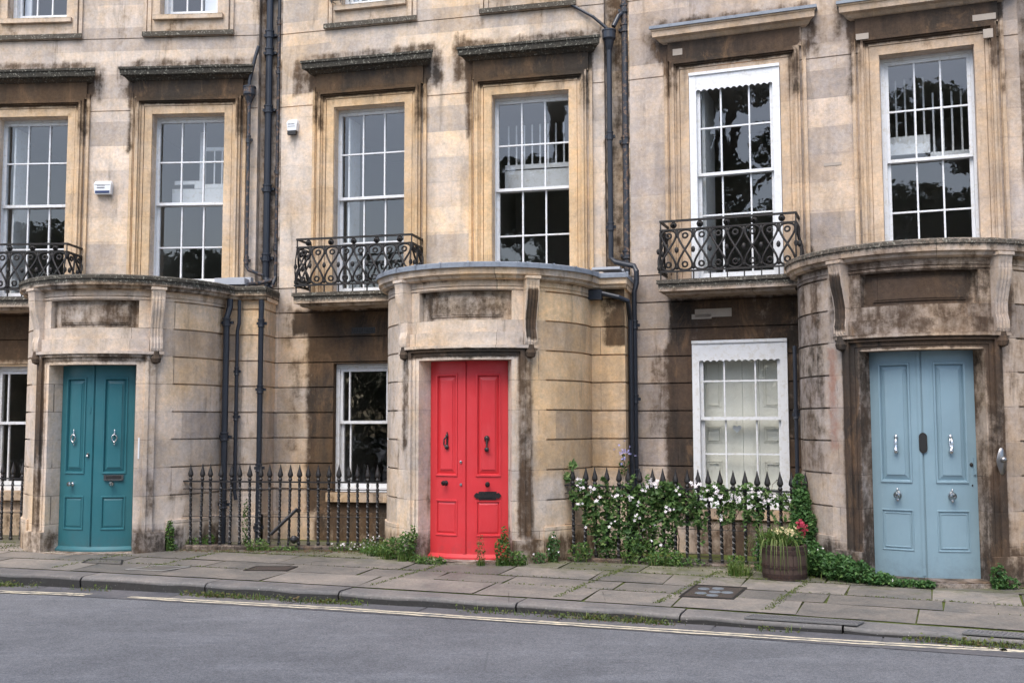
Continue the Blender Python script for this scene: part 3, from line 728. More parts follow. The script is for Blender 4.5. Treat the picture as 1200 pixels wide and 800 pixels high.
    for i in range(len(cu) - 1):                              # rounded cover bead beside the split, bottom weatherboard
        if style['sill']:
            x0, x1 = cu[i], cu[i + 1]
            D.quad((x0, dd + .001, zd0 + .055), (x1, dd + .001, zd0 + .055), (x1, dd + .045, zd0 + .02), (x0, dd + .045, zd0 + .02)); D.quad((x0, dd + .045, zd0 + .02), (x1, dd + .045, zd0 + .02), (x1, dd + .045, zd0 - .008), (x0, dd + .045, zd0 - .008))
    D.box(-.045, -.016, dd, dd + .008, zd0 + .02, zd1 - .01, None)
    do = D.build('door', doorm, H)
    # door furniture
    style['hw'](do, bend, dd)
    return H, bend

def knocker_urn(bend, s_, d, z, mat, do):
    k = MB(bend); k.lathe((s_, d + .0, z + .055), [(.016, 0), (.018, .008), (.010, .016)], 10, 'v')
    k.lathe((s_, d + .02, z + .085), [(.002, .035), (.008, .02), (.006, .0), (.011, -.012), (.006, -.03)], 8)
    k.tube([(s_ + .032 * sin(a) * (1 - .2 * cos(a)), d + .03, z + .012 - .042 * cos(a)) for a in [pi + 2 * pi * i / 16 for i in range(17)]], .0085, 6)
    k.ball((s_, d + .03, z - .035), .015); k.ball((s_, d + .014, z - .062), .009); k.build('knocker', mat, do, smooth=True)
def knob(bend, s_, d, z, r, mat, do, name='door_knob'):
    k = MB(bend); k.lathe((s_, d, z), [(r * .95, 0), (r * 1.0, .006), (r * .45, .012), (r * .35, .03), (r * .8, .042), (r * 1.0, .058), (r * .85, .075), (r * .3, .084)], 14, 'v'); k.build(name, mat, do, smooth=True)
def hw_teal(do, bend, d):
    for s_ in (-.29, .29): knocker_urn(bend, s_, d + .004, -.17, M['chrome'], do)
    for s_ in (-.31, .27): knob(bend, s_, d, -.70, .030, M['chrome'], do)
    k = MB(bend); k.lathe((-.075, d, -.35), [(.022, 0), (.022, .014), (.014, .02)], 12, 'v'); k.ball((-.08, d + .02, -.368), .016, 1.4, .6, .7); k.build('lock', M['chrome'], do, smooth=True)
    k = MB(bend); k.box(.16, .42, d + .010, d + .018, -.655, -.59); k.box(.17, .41, d + .019, d + .027, -.66, -.648); k.build('letter_plate', M['chrome'], do)
    k = MB(bend); k.box(.19, .39, d + .0185, d + .0225, -.640, -.603); k.build('letter_flap', M['slot'], do)
    k = MB(bend); k.box(-.075, -.045, d + .008, d + .014, .15, .21); k.box(-.067, -.053, d + .0145, d + .016, .158, .202); k.build('bell_push', M['teal'], do)
    k = MB(bend); k.box(.583, .60, -.03, .028, -.40, -.15); k.build('entry_phone_strip', M['plastic'], do)
def hw_red(do, bend, d):
    m = M['iron']
    k = MB(bend); s_ = -.27; z = -.20
    k.box(s_ - .012, s_ + .012, d, d + .012, z - .07, z + .09); k.ball((s_, d + .02, z + .07), .02, 1, .8, 1.2); k.ball((s_, d + .02, z - .055), .027, 1.1, .7, 1); k.ball((s_, d + .012, z + .105), .01)
    k.tube([(s_ + .005, d + .03, z + .07), (s_ - .025, d + .045, z + .03), (s_ - .028, d + .045, z - .02), (s_ - .005, d + .035, z - .055)], .010, 6); k.build('knocker', m, do, smooth=True)
    k = MB(bend); s_ = .27; z = -.22
    k.lathe((s_, d, z + .06), [(.036, 0), (.036, .012), (.02, .03), (.005, .035)], 12, 'v'); k.tube([(s_, d + .025, z + .05), (s_, d + .04, z - .03)], .012, 6); k.ball((s_, d + .03, z - .06), .028, 1.1, .8, 1); k.ball((s_, d + .02, z + .015), .017); k.build('knocker', m, do, smooth=True)
    knob(bend, -.29, d, -.655, .030, m, do); knob(bend, .28, d, -.665, .030, m, do)
    k = MB(bend); z0, z1 = -.835, -.745
    k.box(.165, .395, d + .010, d + .018, z0, z1)
    for sg, x in ((-1, .165), (1, .395)):
        a = [k.v(x, d + .010, z0 + .02), k.v(x + sg * .03, d + .010, z0 + .012), k.v(x + sg * .065, d + .010, (z0 + z1) / 2), k.v(x + sg * .03, d + .010, z1 - .012), k.v(x, d + .010, z1 - .02)]
        b = [k.v(x, d + .018, z0 + .02), k.v(x + sg * .03, d + .018, z0 + .012), k.v(x + sg * .065, d + .018, (z0 + z1) / 2), k.v(x + sg * .03, d + .018, z1 - .012), k.v(x, d + .018, z1 - .02)]
        k.f(*a); k.f(*b)
        for i in range(5): k.f(a[i], a[(i + 1) % 5], b[(i + 1) % 5], b[i])
    k.box(.19, .37, d + .019, d + .026, z0 + .02, z1 - .02); k.build('letter_plate', m, do)
    for z in (-.42, -.67):
        k = MB(bend); k.lathe((-.075, d + .0, z), [(.016, 0), (.016, .011), (.006, .013)], 12, 'v'); k.build('lock', M['greyprint'] if z < -.5 else M['chrome'], do)
def hw_blue(do, bend, d):
    for s_ in (-.29, .29):
        z = -.20
        k = MB(bend); k.ball((s_, d + .018, z + .07), .021, 1, .9, 1.2); k.tube([(s_, d + .035, z + .07), (s_ + .008, d + .05, z), (s_, d + .04, z - .05)], .011, 8, .016); k.ball((s_, d + .03, z - .07), .025, 1, .9, 1.1)
        k.tube([(s_, d + .01, z + .085), (s_ - .015, d + .035, z + .02), (s_, d + .02, z - .07)], .007, 6); k.build('door_pull', M['chrome'], do, smooth=True)
        knob(bend, s_, d, -.70, .036, M['chrome'], do)
        k = MB(bend); k.ball((s_, d + .02, -.645), .013); k.lathe((s_, d, -.70), [(.044, 0), (.044, .006), (.03, .01)], 16, 'v'); k.ball((s_, d + .02, -.748), .016, 1, .7, 1); k.build('knob_plate', M['chrome'], do, smooth=True)
    k = MB(bend); z = -.19
    def oval(rx, rz, dd0, dd1, n=24):
        pts = [(rx * cos(2 * pi * i / n), (rz - rx) * (1 if sin(2 * pi * i / n) > 0 else -1) + rx * sin(2 * pi * i / n)) for i in range(n)]
        a = [k.v(x, dd0, z + y) for x, y in pts]; b = [k.v(x, dd1, z + y) for x, y in pts]; k.f(*b)
        for i in range(n): k.f(a[i], a[(i + 1) % n], b[(i + 1) % n], b[i])
    oval(.045, .10, d, d + .014); k.build('bell_plate', M['oldiron'], do)
    k = MB(bend)
    oval(.030, .082, d + .0145, d + .017); oval(.022, .07, d + .0175, d + .018); k.build('bell_slot', M['slot'], do)
    k = MB(bend); k.lathe((.52, d, -.40), [(.020, 0), (.018, .01), (.006, .014)], 10, 'v'); k.lathe((.525, d, -.60), [(.009, 0), (.008, .006)], 8, 'v'); k.build('lock', M['oldiron'], do)
    k = MB(bend); k.box(.545, .572, d, d + .012, -.50, -.33); k.build('lock_keep', M['blue'], do)
    # bell pull on the right-hand jamb
    k = MB(bend); n = 18; a = [k.v(.70 + .055 * cos(2 * pi * i / n) * (1 - .25 * abs(sin(2 * pi * i / n))), .054, -.36 + .13 * sin(2 * pi * i / n)) for i in range(n)]
    b = [k.v(.70 + .045 * cos(2 * pi * i / n) * (1 - .25 * abs(sin(2 * pi * i / n))), .066, -.36 + .12 * sin(2 * pi * i / n)) for i in range(n)]; k.f(*b)
    for i in range(n): k.f(a[i], a[(i + 1) % n], b[(i + 1) % n], b[i])
    k.ball((.70, .085, -.345), .03, 1, .8, 1); k.build('bell_pull', M['dullmetal'], do, smooth=True)

H1, bend1 = terrace_house(0, 'pale stone terraced house with the teal front door', 
    [(.3, 2.0, .83, 1.55, .75, .08), (.3, 2.0, -1.8, -.95, .35, .1)],
    [(0, 4.8, -2, 9, .12, .1), (0, 1.9, -1.8, 1.6, .8, .1), (4.43, 4.8, 1, 9, .1, .03)], 'stone1',
    [(-.80, -.60, -1.26, .8, .62, .03), (-.7, .7, .72, .84, .5, .03), (.66, .80, -1.2, .8, .38, .03), (-.52, .52, 1.16, 1.48, .5, .05), (-1.9, 2, 1.5, 1.64, .3, .04), (1.6, 2.0, .2, 1.6, .35, .15), (8.7, 9.1, -1.8, 1.0, .2, .1), (-2.4, 2, -2, -1.2, .5, .12), (-2.4, -.9, -.9, .9, .2, .2), (.9, 2.1, -1.2, -.7, .3, .15)],
    [(-2.5, .9, -2, 2, .1, .1), (.9, 2.1, .3, 1.62, .7, .2), (.9, 2.1, -2, .3, .05, .3)], 2.995, M['teal'],
    dict(dh=.548, cornice=(.5, .4, .95), cons=(0, 0), dz=0, sill=True, hw=hw_teal))
H2, bend2 = terrace_house(1, 'honey stone terraced house with the bright red front door',
    [(.42, 2.1, -1.14, 1.5, .92, .13), (.1, .4, -.4, .9, .42, .12), (.2, 2.2, 1.2, 1.52, .85, .06), (.55, 2.2, -1.85, -.85, .74, .1), (0, .4, 1.0, 1.6, .3, .1), (4.0, 4.8, 1.6, 2.2, .2, .1), (2.4, 2.62, 4.6, 5.1, .5, .1)],
    [(0, 4.8, 1.6, 9, .26, .1), (0, 2.2, -2, 1.6, .45, .1), (4.43, 4.8, 1, 9, .6, .03)], 'stone2',
    [(-.86, -.66, -.3, .84, .55, .05), (-.86, -.66, -1.26, -.3, .22, .05), (-.7, .72, .72, .84, .75, .02), (.60, .80, -1.26, .84, .62, .03), (-.5, .5, 1.16, 1.48, .55, .05), (-1.9, 2, 1.54, 1.64, .4, .04), (8.72, 9.1, .9, 1.7, .75, .03), (-2.4, 2.4, -2, -1.2, .52, .12), (-1.6, -.9, -.9, 1.5, .26, .2), (.62, .72, .84, 1.02, .4, .03)],
    [(-2.5, -.9, -2, 2, .25, .2), (-.9, .6, .8, 2, .3, .1), (.80, 2.1, -.6, 1.62, .95, .15), (.8, 2.1, -2, -.6, .3, .2)], 3.075, M['red'],
    dict(dh=.552, cornice=(.28, .45, .1), cons=(0, 1), dz=0, sill=True, hw=hw_red))
H3, bend3 = terrace_house(2, 'brownish stone terraced house with the pale blue double front door',
    [(.45, 2.3, -1.14, 1.52, .74, .05), (.42, .74, -.9, .95, 1.0, .10), (.5, .75, .9, 1.5, .9, .12), (.15, .75, -.2, .95, .45, .15), (1.86, 2.2, -1.1, .7, .8, .05), (.7, 2.1, -1.8, -1.14, .6, .1), (.2, .35, 4.4, 5.1, .5, .1), (2.2, 2.45, 4.3, 5.2, .35, .12), (1.9, 2.4, 1.7, 2.4, .35, .2)],
    [(0, 4.8, 1.6, 9, .2, .1), (.9, 2.1, -1.14, 1.4, .75, .1)], 'stone3',
    [(-.80, -.58, -1.26, .84, .85, .03), (-.75, .75, .72, .84, .95, .02), (.58, .80, -1.26, .84, .78, .03), (-.55, .55, 1.14, 1.50, .8, .04), (-.95, .95, .84, 1.64, .56, .06), (-2.4, -1.0, -.6, 1.64, .46, .2), (.9, 2.2, -.2, 1.64, .36, .2), (-1.0, -.8, -1.2, -.3, .3, .1), (-1.9, 2, 1.54, 1.64, .5, .04), (-2.4, 2.4, -2, -1.15, .6, .12), (-1.2, -.9, .2, 1.5, .25, .15), (.8, .95, -1.2, .8, .3, .05)],
    [(-2.5, 0, -2, 2, .2, .2), (0, 2.5, -2, 2, .6, .2)], 3.29, M['blue'],
    dict(dh=.588, cornice=(.35, .45, .62), cons=(1, 0), dz=.03, sill=False, hw=hw_blue, red=[(-1.02, -.82, -.30, .82, .62, .09), (-.85, -.66, .85, 1.3, .5, .1), (-.6, .0, .86, 1.1, .3, .12)]))
# ---------------------------------------------------------------- pipes and fittings on the houses
def pipe(pts, r, parent, mat='pipe', collars=(), name='downpipe', spout=None):
    m = MB(); m.tube(pts, r, 12)
    for (u, v, z) in collars:
        m.lathe((u, v, z), [(r * 1.0, -.055), (r * 1.32, -.05), (r * 1.32, -.035), (r * 1.18, -.03), (r * 1.18, .03), (r * 1.35, .035), (r * 1.35, .055), (r * 1.0, .06)], 12)
        m.box(u - r * 1.9, u + r * 1.9, -.14 if v < 0 else v - r - .02, v - r * .4, z - .018, z + .018)
    if spout:
        u, v, z, ww = spout
        m.lathe((u, v, z), [(r * 1.05, -.15), (r * 1.5, -.10), (ww * .75, -.03), (ww, .0), (ww, .09), (ww * 1.08, .092), (ww * 1.08, .11), (ww * .9, .11), (ww * .9, .05), (.01, .05)], 14)
    return m.build(name, M[mat], parent, smooth=False)
cp = lambda u, v, zs: [(u, v, z) for z in zs]
pipe([(4.56, -.055, 8.2), (4.56, -.055, 1.98), (4.60, -.03, 1.86), (4.60, .0, 1.78)], .047, H1, collars=cp(4.56, -.055, [7.2, 5.9, 5.35, 5.1, 4.3, 3.2, 2.25]))
pipe([(4.685, -.09, 8.2), (4.685, -.09, 2.0), (4.66, .02, 1.83)], .026, H1, 'pipeworn', collars=cp(4.685, -.09, [6.8, 5.55, 4.85, 3.45, 2.4]))
pipe([(4.44, .05, 5.15), (4.40, .06, 5.0), (4.33, .07, 4.66), (4.33, .07, 4.55)], .024, H1, 'pipe')
pipe([(4.33, .07, 4.47), (4.33, .07, 2.12), (4.36, .07, 2.07), (4.54, .02, 2.0)], .024, H1, 'pipeworn', collars=cp(4.33, .07, [3.85, 2.2]), spout=(4.33, .07, 4.47, .085))
pipe([(4.66, .02, 1.93), (4.52, .12, 1.88), (4.42, .3, 1.84), (4.42, .36, 1.79)], .028, H1, 'pipeworn')
# lower pipes on the teal porch
pipe([(4.33, .70, 1.60), (4.33, .70, 1.50), (4.30, .73, 1.35), (4.30, .73, -1.6)], .040, H1, collars=cp(4.30, .73, [1.30, -.15, -1.0]))
pipe([(4.42, .60, 1.60), (4.42, .60, 1.3), (4.40, .60, 1.2), (4.40, .60, -.85), (4.42, .60, -.95)], .024, H1, collars=cp(4.40, .60, [.68, .1]))
pipe([(4.70, .575, 1.60), (4.70, .575, -1.62)], .034, H1, collars=cp(4.70, .575, [1.30, .45, -.55, -1.3]))
# red house
pipe([(4.69, -.055, 8.2), (4.69, -.055, 1.98), (4.69, -.03, 1.84)], .045, H2, 'pipeworn', collars=cp(4.69, -.055, [6.6, 5.25, 5.0, 3.55, 2.1]))
pipe([(4.50, .035, 4.85), (4.50, .035, 2.06), (4.56, .05, 2.0), (4.80, .13, 1.93), (4.83, .16, 1.86), (4.83, .16, 1.72), (4.80, .17, 1.60), (4.80, .17, -1.6)], .033, H2, collars=cp(4.50, .035, [3.6, 2.45]) + cp(4.80, .17, [1.2, .3, -.6]), spout=(4.50, .035, 4.85, .085))
pipe([(4.0, .02, 5.36), (4.3, .06, 5.15), (4.48, .05, 4.98)], .020, H2)
pipe([(4.56, .05, 5.0), (4.62, .0, 5.15), (4.67, -.04, 5.2)], .03, H2)
pipe([(4.35, .60, 1.56), (4.46, .59, 1.55), (4.66, .57, 1.50), (4.76, .5, 1.46), (4.765, .42, 1.38), (4.765, .30, 1.25), (4.765, .26, -1.6)], .03, H2, collars=[])
m = MB(); m.box(4.31, 4.47, .53, .66, 1.47, 1.585, .05); m.build('rainwater_hopper', M['pipe'], H2)
# blue house thin pipe on the far side of the porch
pipe([(2.0, .62, .86), (2.0, .62, -1.5)], .022, H3, collars=cp(2.0, .62, [.1]))
for H, u0, u1, z0 in ((H1, 4.02, 4.42, 1.83), (H2, 4.32, 4.66, 1.86)):
    m = MB(); m.box(u0, u1, .22, .42, z0, z0 + (.085 if H is H1 else .03)); m.box(u0 + .1, u1 + .02, .1, .22, z0 + .0, z0 + .12 if H is H1 else z0 + .03)
    m.build('roof_box', M['greyboard'], H)
# air vent
m = MB(); m.box(1.05, 1.38, .001, .006, 1.19, 1.27); m.build('air_vent', M['iron'], H2)
m = MB()
for i in range(9): m.box(1.06 + i * .035, 1.065 + i * .035, .007, .014, 1.195, 1.265)
for i in range(2): m.box(1.06, 1.37, .007, .013, 1.212 + i * .025, 1.217 + i * .025)
m.build('air_vent_grille', M['oldiron'], H2)
# alarm boxes
def alarm(H, u, z, hgt, wdt, kind):
    m = MB(); x0, x1, z0, z1 = u - wdt / 2, u + wdt / 2, z - hgt / 2, z + hgt / 2
    fr = [(x0 + .012, .075, z0), (x1 - .012, .075, z0), (x1, .085, z1 - .05), (x1 - .012, .05, z1), (x0 + .012, .05, z1), (x0, .085, z1 - .05)]
    f = [m.v(*p) for p in (fr[0], fr[1], fr[2], fr[5])]; m.f(*f); t = [m.v(*p) for p in (fr[5], fr[2], fr[3], fr[4])]; m.f(*t)
    b = [m.v(p[0], .001, p[2]) for p in fr]; g = [m.v(*p) for p in fr]
    for i in range(6): m.f(b[i], b[(i + 1) % 6], g[(i + 1) % 6], g[i])
    o = m.build('alarm_box', M['plastic'], H)
    q = MB()
    if kind == 0:
        q.box(x0 + .02, x1 - .02, .070, .083, z0 + .012, z0 + .045); q.build('alarm_strobe', M['navy'], o)
        q = MB()
        for i in range(7): q.box(x0 + .045 + i * .016, x0 + .057 + i * .016, .080, .0845, z - .0 + .018, z + .028)
        for i in range(6): q.box(x0 + .045 + i * .018, x0 + .060 + i * .018, .080, .0840, z - .012, z + .002)
        q.box(x0 + .01, x1 - .01, .082, .0865, z1 - .056, z1 - .048); q.build('alarm_lettering', M['greyprint'], o)
    else:
        q.box(x0 + .01, x1 - .02, .03, .08, z0 - .055, z0 - .001); q.build('alarm_strobe', M['slot'], o)
        q = MB()
        for i in range(5): q.box(x0 + .02 + i * .02, x0 + .033 + i * .02, .078, .0845, z + .004, z + .020)
        for i in range(6): q.box(x0 + .02 + i * .017, x0 + .03 + i * .017, .078, .0845, z - .022, z - .016)
        for i in range(4): q.box(x0 + .03 + i * .022, x0 + .045 + i * .022, .078, .0835, z + .035, z + .041)
        q.build('alarm_lettering', M['greyprint'], o)
alarm(H1, 2.315, 3.225, .18, .24, 0); alarm(H2, .19, 4.03, .15, .15, 1)
m = MB(None, lambda u, v, z: (.0, .1, 0)); m.box(.95, 1.30, .0005, .004, .0, .0)
for (u, v, z, a_, b_) in ((2.79, .086, 4.47, .07, .035), (4.09, .031, 4.54, .12, .035), (4.12, .086, 4.33, .05, .05), (.62, .031, 4.58, .06, .04), (2.42, .001, 3.02, .10, .018), (1.0, .001, 1.33, .22, .05), (.86, .001, 1.29, .12, .03)):
    m = MB(None, lambda u, v, z: (0, .1, 0), None); m.box(u - a_, u + a_, v - .02, v + .004, z - b_, z + b_, .03, .9); m.build('repair_patch', M['mortar'], H3)
# ---------------------------------------------------------------- plain neighbours that continue the row
def neighbour(ox, oy, ang, label, smat):
    B = MB(None, lambda u, v, z: (blob(UP_SOOT, u, z), .3, 0), blkf); ops = [(.78, 1.77, 1.68, 4.24), (2.97, 3.97, 1.68, 4.24), (.8, 1.7, -.88, .8), (2.97, 3.9, -.88, .8), (.86, 1.7, 5.63, 7.4), (3.04, 3.84, 5.63, 7.4)]
    def depth(u, z):
        for (a_, b_, c_, d_) in ops:
            if a_ < u < b_ and c_ < z < d_: return None
        if z < 1.9:
            for j in JL:
                if abs(z - j) < .0085: return -.022
        return 0
    zf = [o[i] for o in ops for i in (2, 3)]
    for j in JL: zf += [j - .0085, j + .0085]
    B.field(cuts(0, LEN, [o[i] for o in ops for i in (0, 1)], .3), cuts(G0, TOP, zf, .3), depth, hole=-.15)
    H = empty('terraced_house', (ox, oy, 0), radians(ang), label, 'house', 'terraced houses in the curved stone row')
    B.build('wall', M[smat], H)
    for (a_, b_, c_, d_) in ops:
        w_ = MB(); w_.box(a_, b_, -.16, -.152, c_, d_); w = w_.build('window', M['slot'], H)
        q = MB()
        for i in range(4): x = a_ + (b_ - a_ - .03) * i / 3; q.box(x, x + .03, -.15, -.13, c_, d_)
        for i in range(5): z = c_ + (d_ - c_ - .03) * i / 4; q.box(a_, b_, -.15, -.132, z, z + .03)
        q.build('sash', M['white'], w)
    R_ = MB(); R_.quad((0, -.1, TOP), (LEN, -.1, TOP), (LEN, -5, TOP + 1.6), (0, -5, TOP + 1.6)); R_.quad((0, -5, TOP + 1.6), (LEN, -5, TOP + 1.6), (LEN, -9.5, TOP - .3), (0, -9.5, TOP - .3)); R_.build('roof', M['roof'], H)
    return H
a0 = radians(3.5); neighbour(-7.883 - LEN * cos(a0), 14.419 - LEN * sin(a0), 3.5, 'end stretch of the stone row beyond the balcony at the left edge', 'stone1')
t3 = radians(-20.468); neighbour(1.4848 + LEN * cos(t3), 13.0 + LEN * sin(t3), -27, 'next stone house beyond the pale blue door, past the right edge', 'stone3')

# ---------------------------------------------------------------- ground
KC = (-6.76389554e-03, -3.58696156e-01, 9.44442214e+00)
ky = lambda x: KC[0] * x * x + KC[1] * x + KC[2]
zp = lambda x: .03 - .007 * max(-14, min(14, x))          # world height of the pavement at the kerb
ROADZ = -.06
KX = [-16 + .25 * i for i in range(117)]; KP = [(x, ky(x)) for x in KX]; KS = [0]
for a_, b_ in zip(KP, KP[1:]): KS.append(KS[-1] + math.hypot(b_[0] - a_[0], b_[1] - a_[1]))
def kpt(s_, b=0):
    """point at arc length s_ along the kerb face, b metres in towards the houses"""
    i = min(len(KS) - 2, max(0, next((j for j in range(len(KS) - 1) if KS[j + 1] >= s_), len(KS) - 2)))
    f_ = (s_ - KS[i]) / (KS[i + 1] - KS[i]); x = KP[i][0] + (KP[i + 1][0] - KP[i][0]) * f_; y = KP[i][1] + (KP[i + 1][1] - KP[i][1]) * f_
    dy = 2 * KC[0] * x + KC[1]; L = math.hypot(1, dy); return (x - dy / L * b, y + 1 / L * b)
def ground_z(x, y):
    d = (y - ky(x)) * .94
    if d < -.02: return ROADZ
    return zp(x) + .06 * min(1, max(0, d / 2.2))
SMAX = KS[-1]
class GM(MB):
    def v(s, x, y, z):
        s.A.append(s.st(x, y, z) if s.st else (0, .5, 0)); s.V.append((x, y, z)); return len(s.V) - 1
g = GM(); g.quad((-90, -70, ROADZ), (90, -70, ROADZ), (90, 60, ROADZ), (-90, 60, ROADZ)); o = g.build('road', M['road']); o['kind'] = 'structure'
def offs(s_, bands, name, mat, zf):
    pass
rng = random.Random(5)
# bedding under the flags
g = GM(); N = 120
for i in range(N):
    s0, s1 = SMAX * i / N, SMAX * (i + 1) / N
    for b0, b1 in ((.29, 1.2), (1.2, 2.4), (2.4, 6)):
        q = [kpt(s0, b0), kpt(s1, b0), kpt(s1, b1), kpt(s0, b1)]; g.quad(*[(x, y, ground_z(x, y) - .009) for x, y in q])
o = g.build('pavement_bed', M['dirt']); o['kind'] = 'structure'
# flagstones
g = GM(None, lambda x, y, z: (.12 + sstep((y - ky(x)), 1.0, 2.4) * .55, 0, 0))
rows = [(.315, .92), (.92, 1.36), (1.36, 1.95), (1.95, 2.55), (2.55, 3.3)]
for ri, (b0, b1) in enumerate(rows):
    s_ = .1 + .37 * ri
    while s_ < SMAX - 1.5:
        L = rng.choice((.72, .85, .95, 1.1)) * (1 if ri else 1.1); gap = .009 + rng.random() * .014; r = rng.random(); sk = rng.uniform(-.02, .02) + .10 * (0 if ri else 0)
        tl = [rng.uniform(-.003, .003) for _ in range(4)]; e1, e2 = rng.uniform(0, .008), rng.uniform(0, .008)
        nn = 4
        for (sa, sb) in [(s_ + gap + (L - gap) * i / nn, s_ + gap + (L - gap) * (i + 1) / nn) for i in range(nn)]:
            nb = 3
            for j in range(nb):
                ba, bb = b0 + e1 + (b1 - b0 - .012 - e1 - e2) * j / nb, b0 + e1 + (b1 - b0 - .012 - e1 - e2) * (j + 1) / nb
                q = []
                for (ss, bb_) in ((sa, ba), (sb, ba), (sb, bb), (sa, bb)):
                    f_, h_ = (ss - s_) / L, (bb_ - b0) / (b1 - b0); x, y = kpt(ss - .0 + sk * (h_ - .5), bb_)
                    tz = (tl[0] * (1 - f_) + tl[1] * f_) * (1 - h_) + (tl[2] * (1 - f_) + tl[3] * f_) * h_
                    q.append((x, y, ground_z(x, y) + tz + .001 * sin(ss * 9 + bb_ * 7)))
                g.quad(*q, r=r)
        q = [kpt(s_ + gap, b0 + e1), kpt(s_ + L, b0 + e1)]
        s_ += L
g.build('pavement', M['slab'])['kind'] = 'structure'
# kerb stones
g = GM(None, lambda x, y, z: (.12, 1.0 if z < zp(x) - .025 else 0, 0)); s_ = .3  # kerb face darkened: shadow and grime put into the colour
while s_ < SMAX - 2:
    L = rng.choice((1.15, 1.45, 1.75, 1.3)); r = rng.random(); nn = 6; dz = rng.uniform(-.004, .006); db = rng.uniform(-.008, .01)
    for i in range(nn):
        sa, sb = s_ + .008 + (L - .016) * i / nn, s_ + .008 + (L - .016) * (i + 1) / nn
        A, B_ = [[(db + .010, None), (db + .0, -.035), (db + .018, -.010), (db + .05, 0), (.305, 0.002), (.306, -.05)], 0]
        for (b0, h0), (b1, h1) in zip(A, A[1:]):
            q = []
            for (ss, bb, hh) in ((sa, b0, h0), (sb, b0, h0), (sb, b1, h1), (sa, b1, h1)):
                x, y = kpt(ss, bb); wob = .004 * sin(ss * 7.3) + .003 * sin(ss * 17)
                q.append((x, y + wob, (ROADZ - .02) if hh is None else zp(x) + hh + dz + wob * (bb < .06)))
            g.quad(*q, r=r)
    for ss in (s_ + .008, s_ + L - .008):
        q = []
        for (bb, hh) in ((0.01, -.12), (.0, -.035), (.05, 0), (.305, 0), (.305, -.12)):
            x, y = kpt(ss, bb + db * (bb < .2)); q.append(g.v(x, y, zp(x) + hh + dz))
        g.f(*q, b=r)
    s_ += L
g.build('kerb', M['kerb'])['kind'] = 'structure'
# gutter stones
g = GM(None, lambda x, y, z: (.25, 0, 0)); s_ = .5
while s_ < SMAX - 2:
    L = rng.choice((1.0, 1.3, 1.6)); r = rng.random()
    for i in range(4):
        q = []
        for (f_, bb) in ((i / 4, -.40), ((i + 1) / 4, -.40), ((i + 1) / 4, .02), (i / 4, .02)):
            x, y = kpt(s_ + .007 + (L - .014) * f_, bb); q.append((x, y, ROADZ + .004 + (.006 if bb > 0 else 0)))
        g.quad(*q, r=r)
    s_ += L
g.build('gutter', M['gutterstone'])['kind'] = 'structure'
# double yellow line, worn to cream
YP = [(-9, 12.0), (-5.12, 10.71), (-4.42, 10.57), (-4.15, 10.50)], [(-3.70, 10.36), (-2.38, 9.95), (-1.55, 9.69), (0, 9.11), (1.36, 8.62), (2.59, 8.19), (3.62, 7.89)]
g = GM()
for P in YP:
    pts = []
    for (a_, b_) in zip(P, P[1:]):
        for i in range(14): pts.append((a_[0] + (b_[0] - a_[0]) * i / 14, a_[1] + (b_[1] - a_[1]) * i / 14))
    pts.append(P[-1])
    for off, wd in ((-.05, .045), (.035, .045)):
        prev = None
        for i, (x, y) in enumerate(pts):
            j = .006 * sin(i * .9 + off * 40) + .004 * sin(i * 2.3); w2 = wd * (1 + .25 * sin(i * 1.7 + off * 9) * h01(i, 2))
            taper = min(1, (i + 1) / 5, (len(pts) - i) / 3) if P is YP[1] else 1
            nx, ny = .34, .94; c_ = (x + nx * (off + j) * taper, y + ny * (off + j) * taper)
            cur = (g.v(c_[0] - nx * w2 / 2, c_[1] - ny * w2 / 2, ROADZ + .008), g.v(c_[0] + nx * w2 / 2, c_[1] + ny * w2 / 2, ROADZ + .008))
            if prev: g.f(prev[0], cur[0], cur[1], prev[1])
            prev = cur
n = 12; g.f(*[g.v(3.66 + .10 * cos(2 * pi * i / n), 7.875 + .07 * sin(2 * pi * i / n), ROADZ + .008) for i in range(n)])
g.build('yellow_lines', M['line'])['kind'] = 'structure'
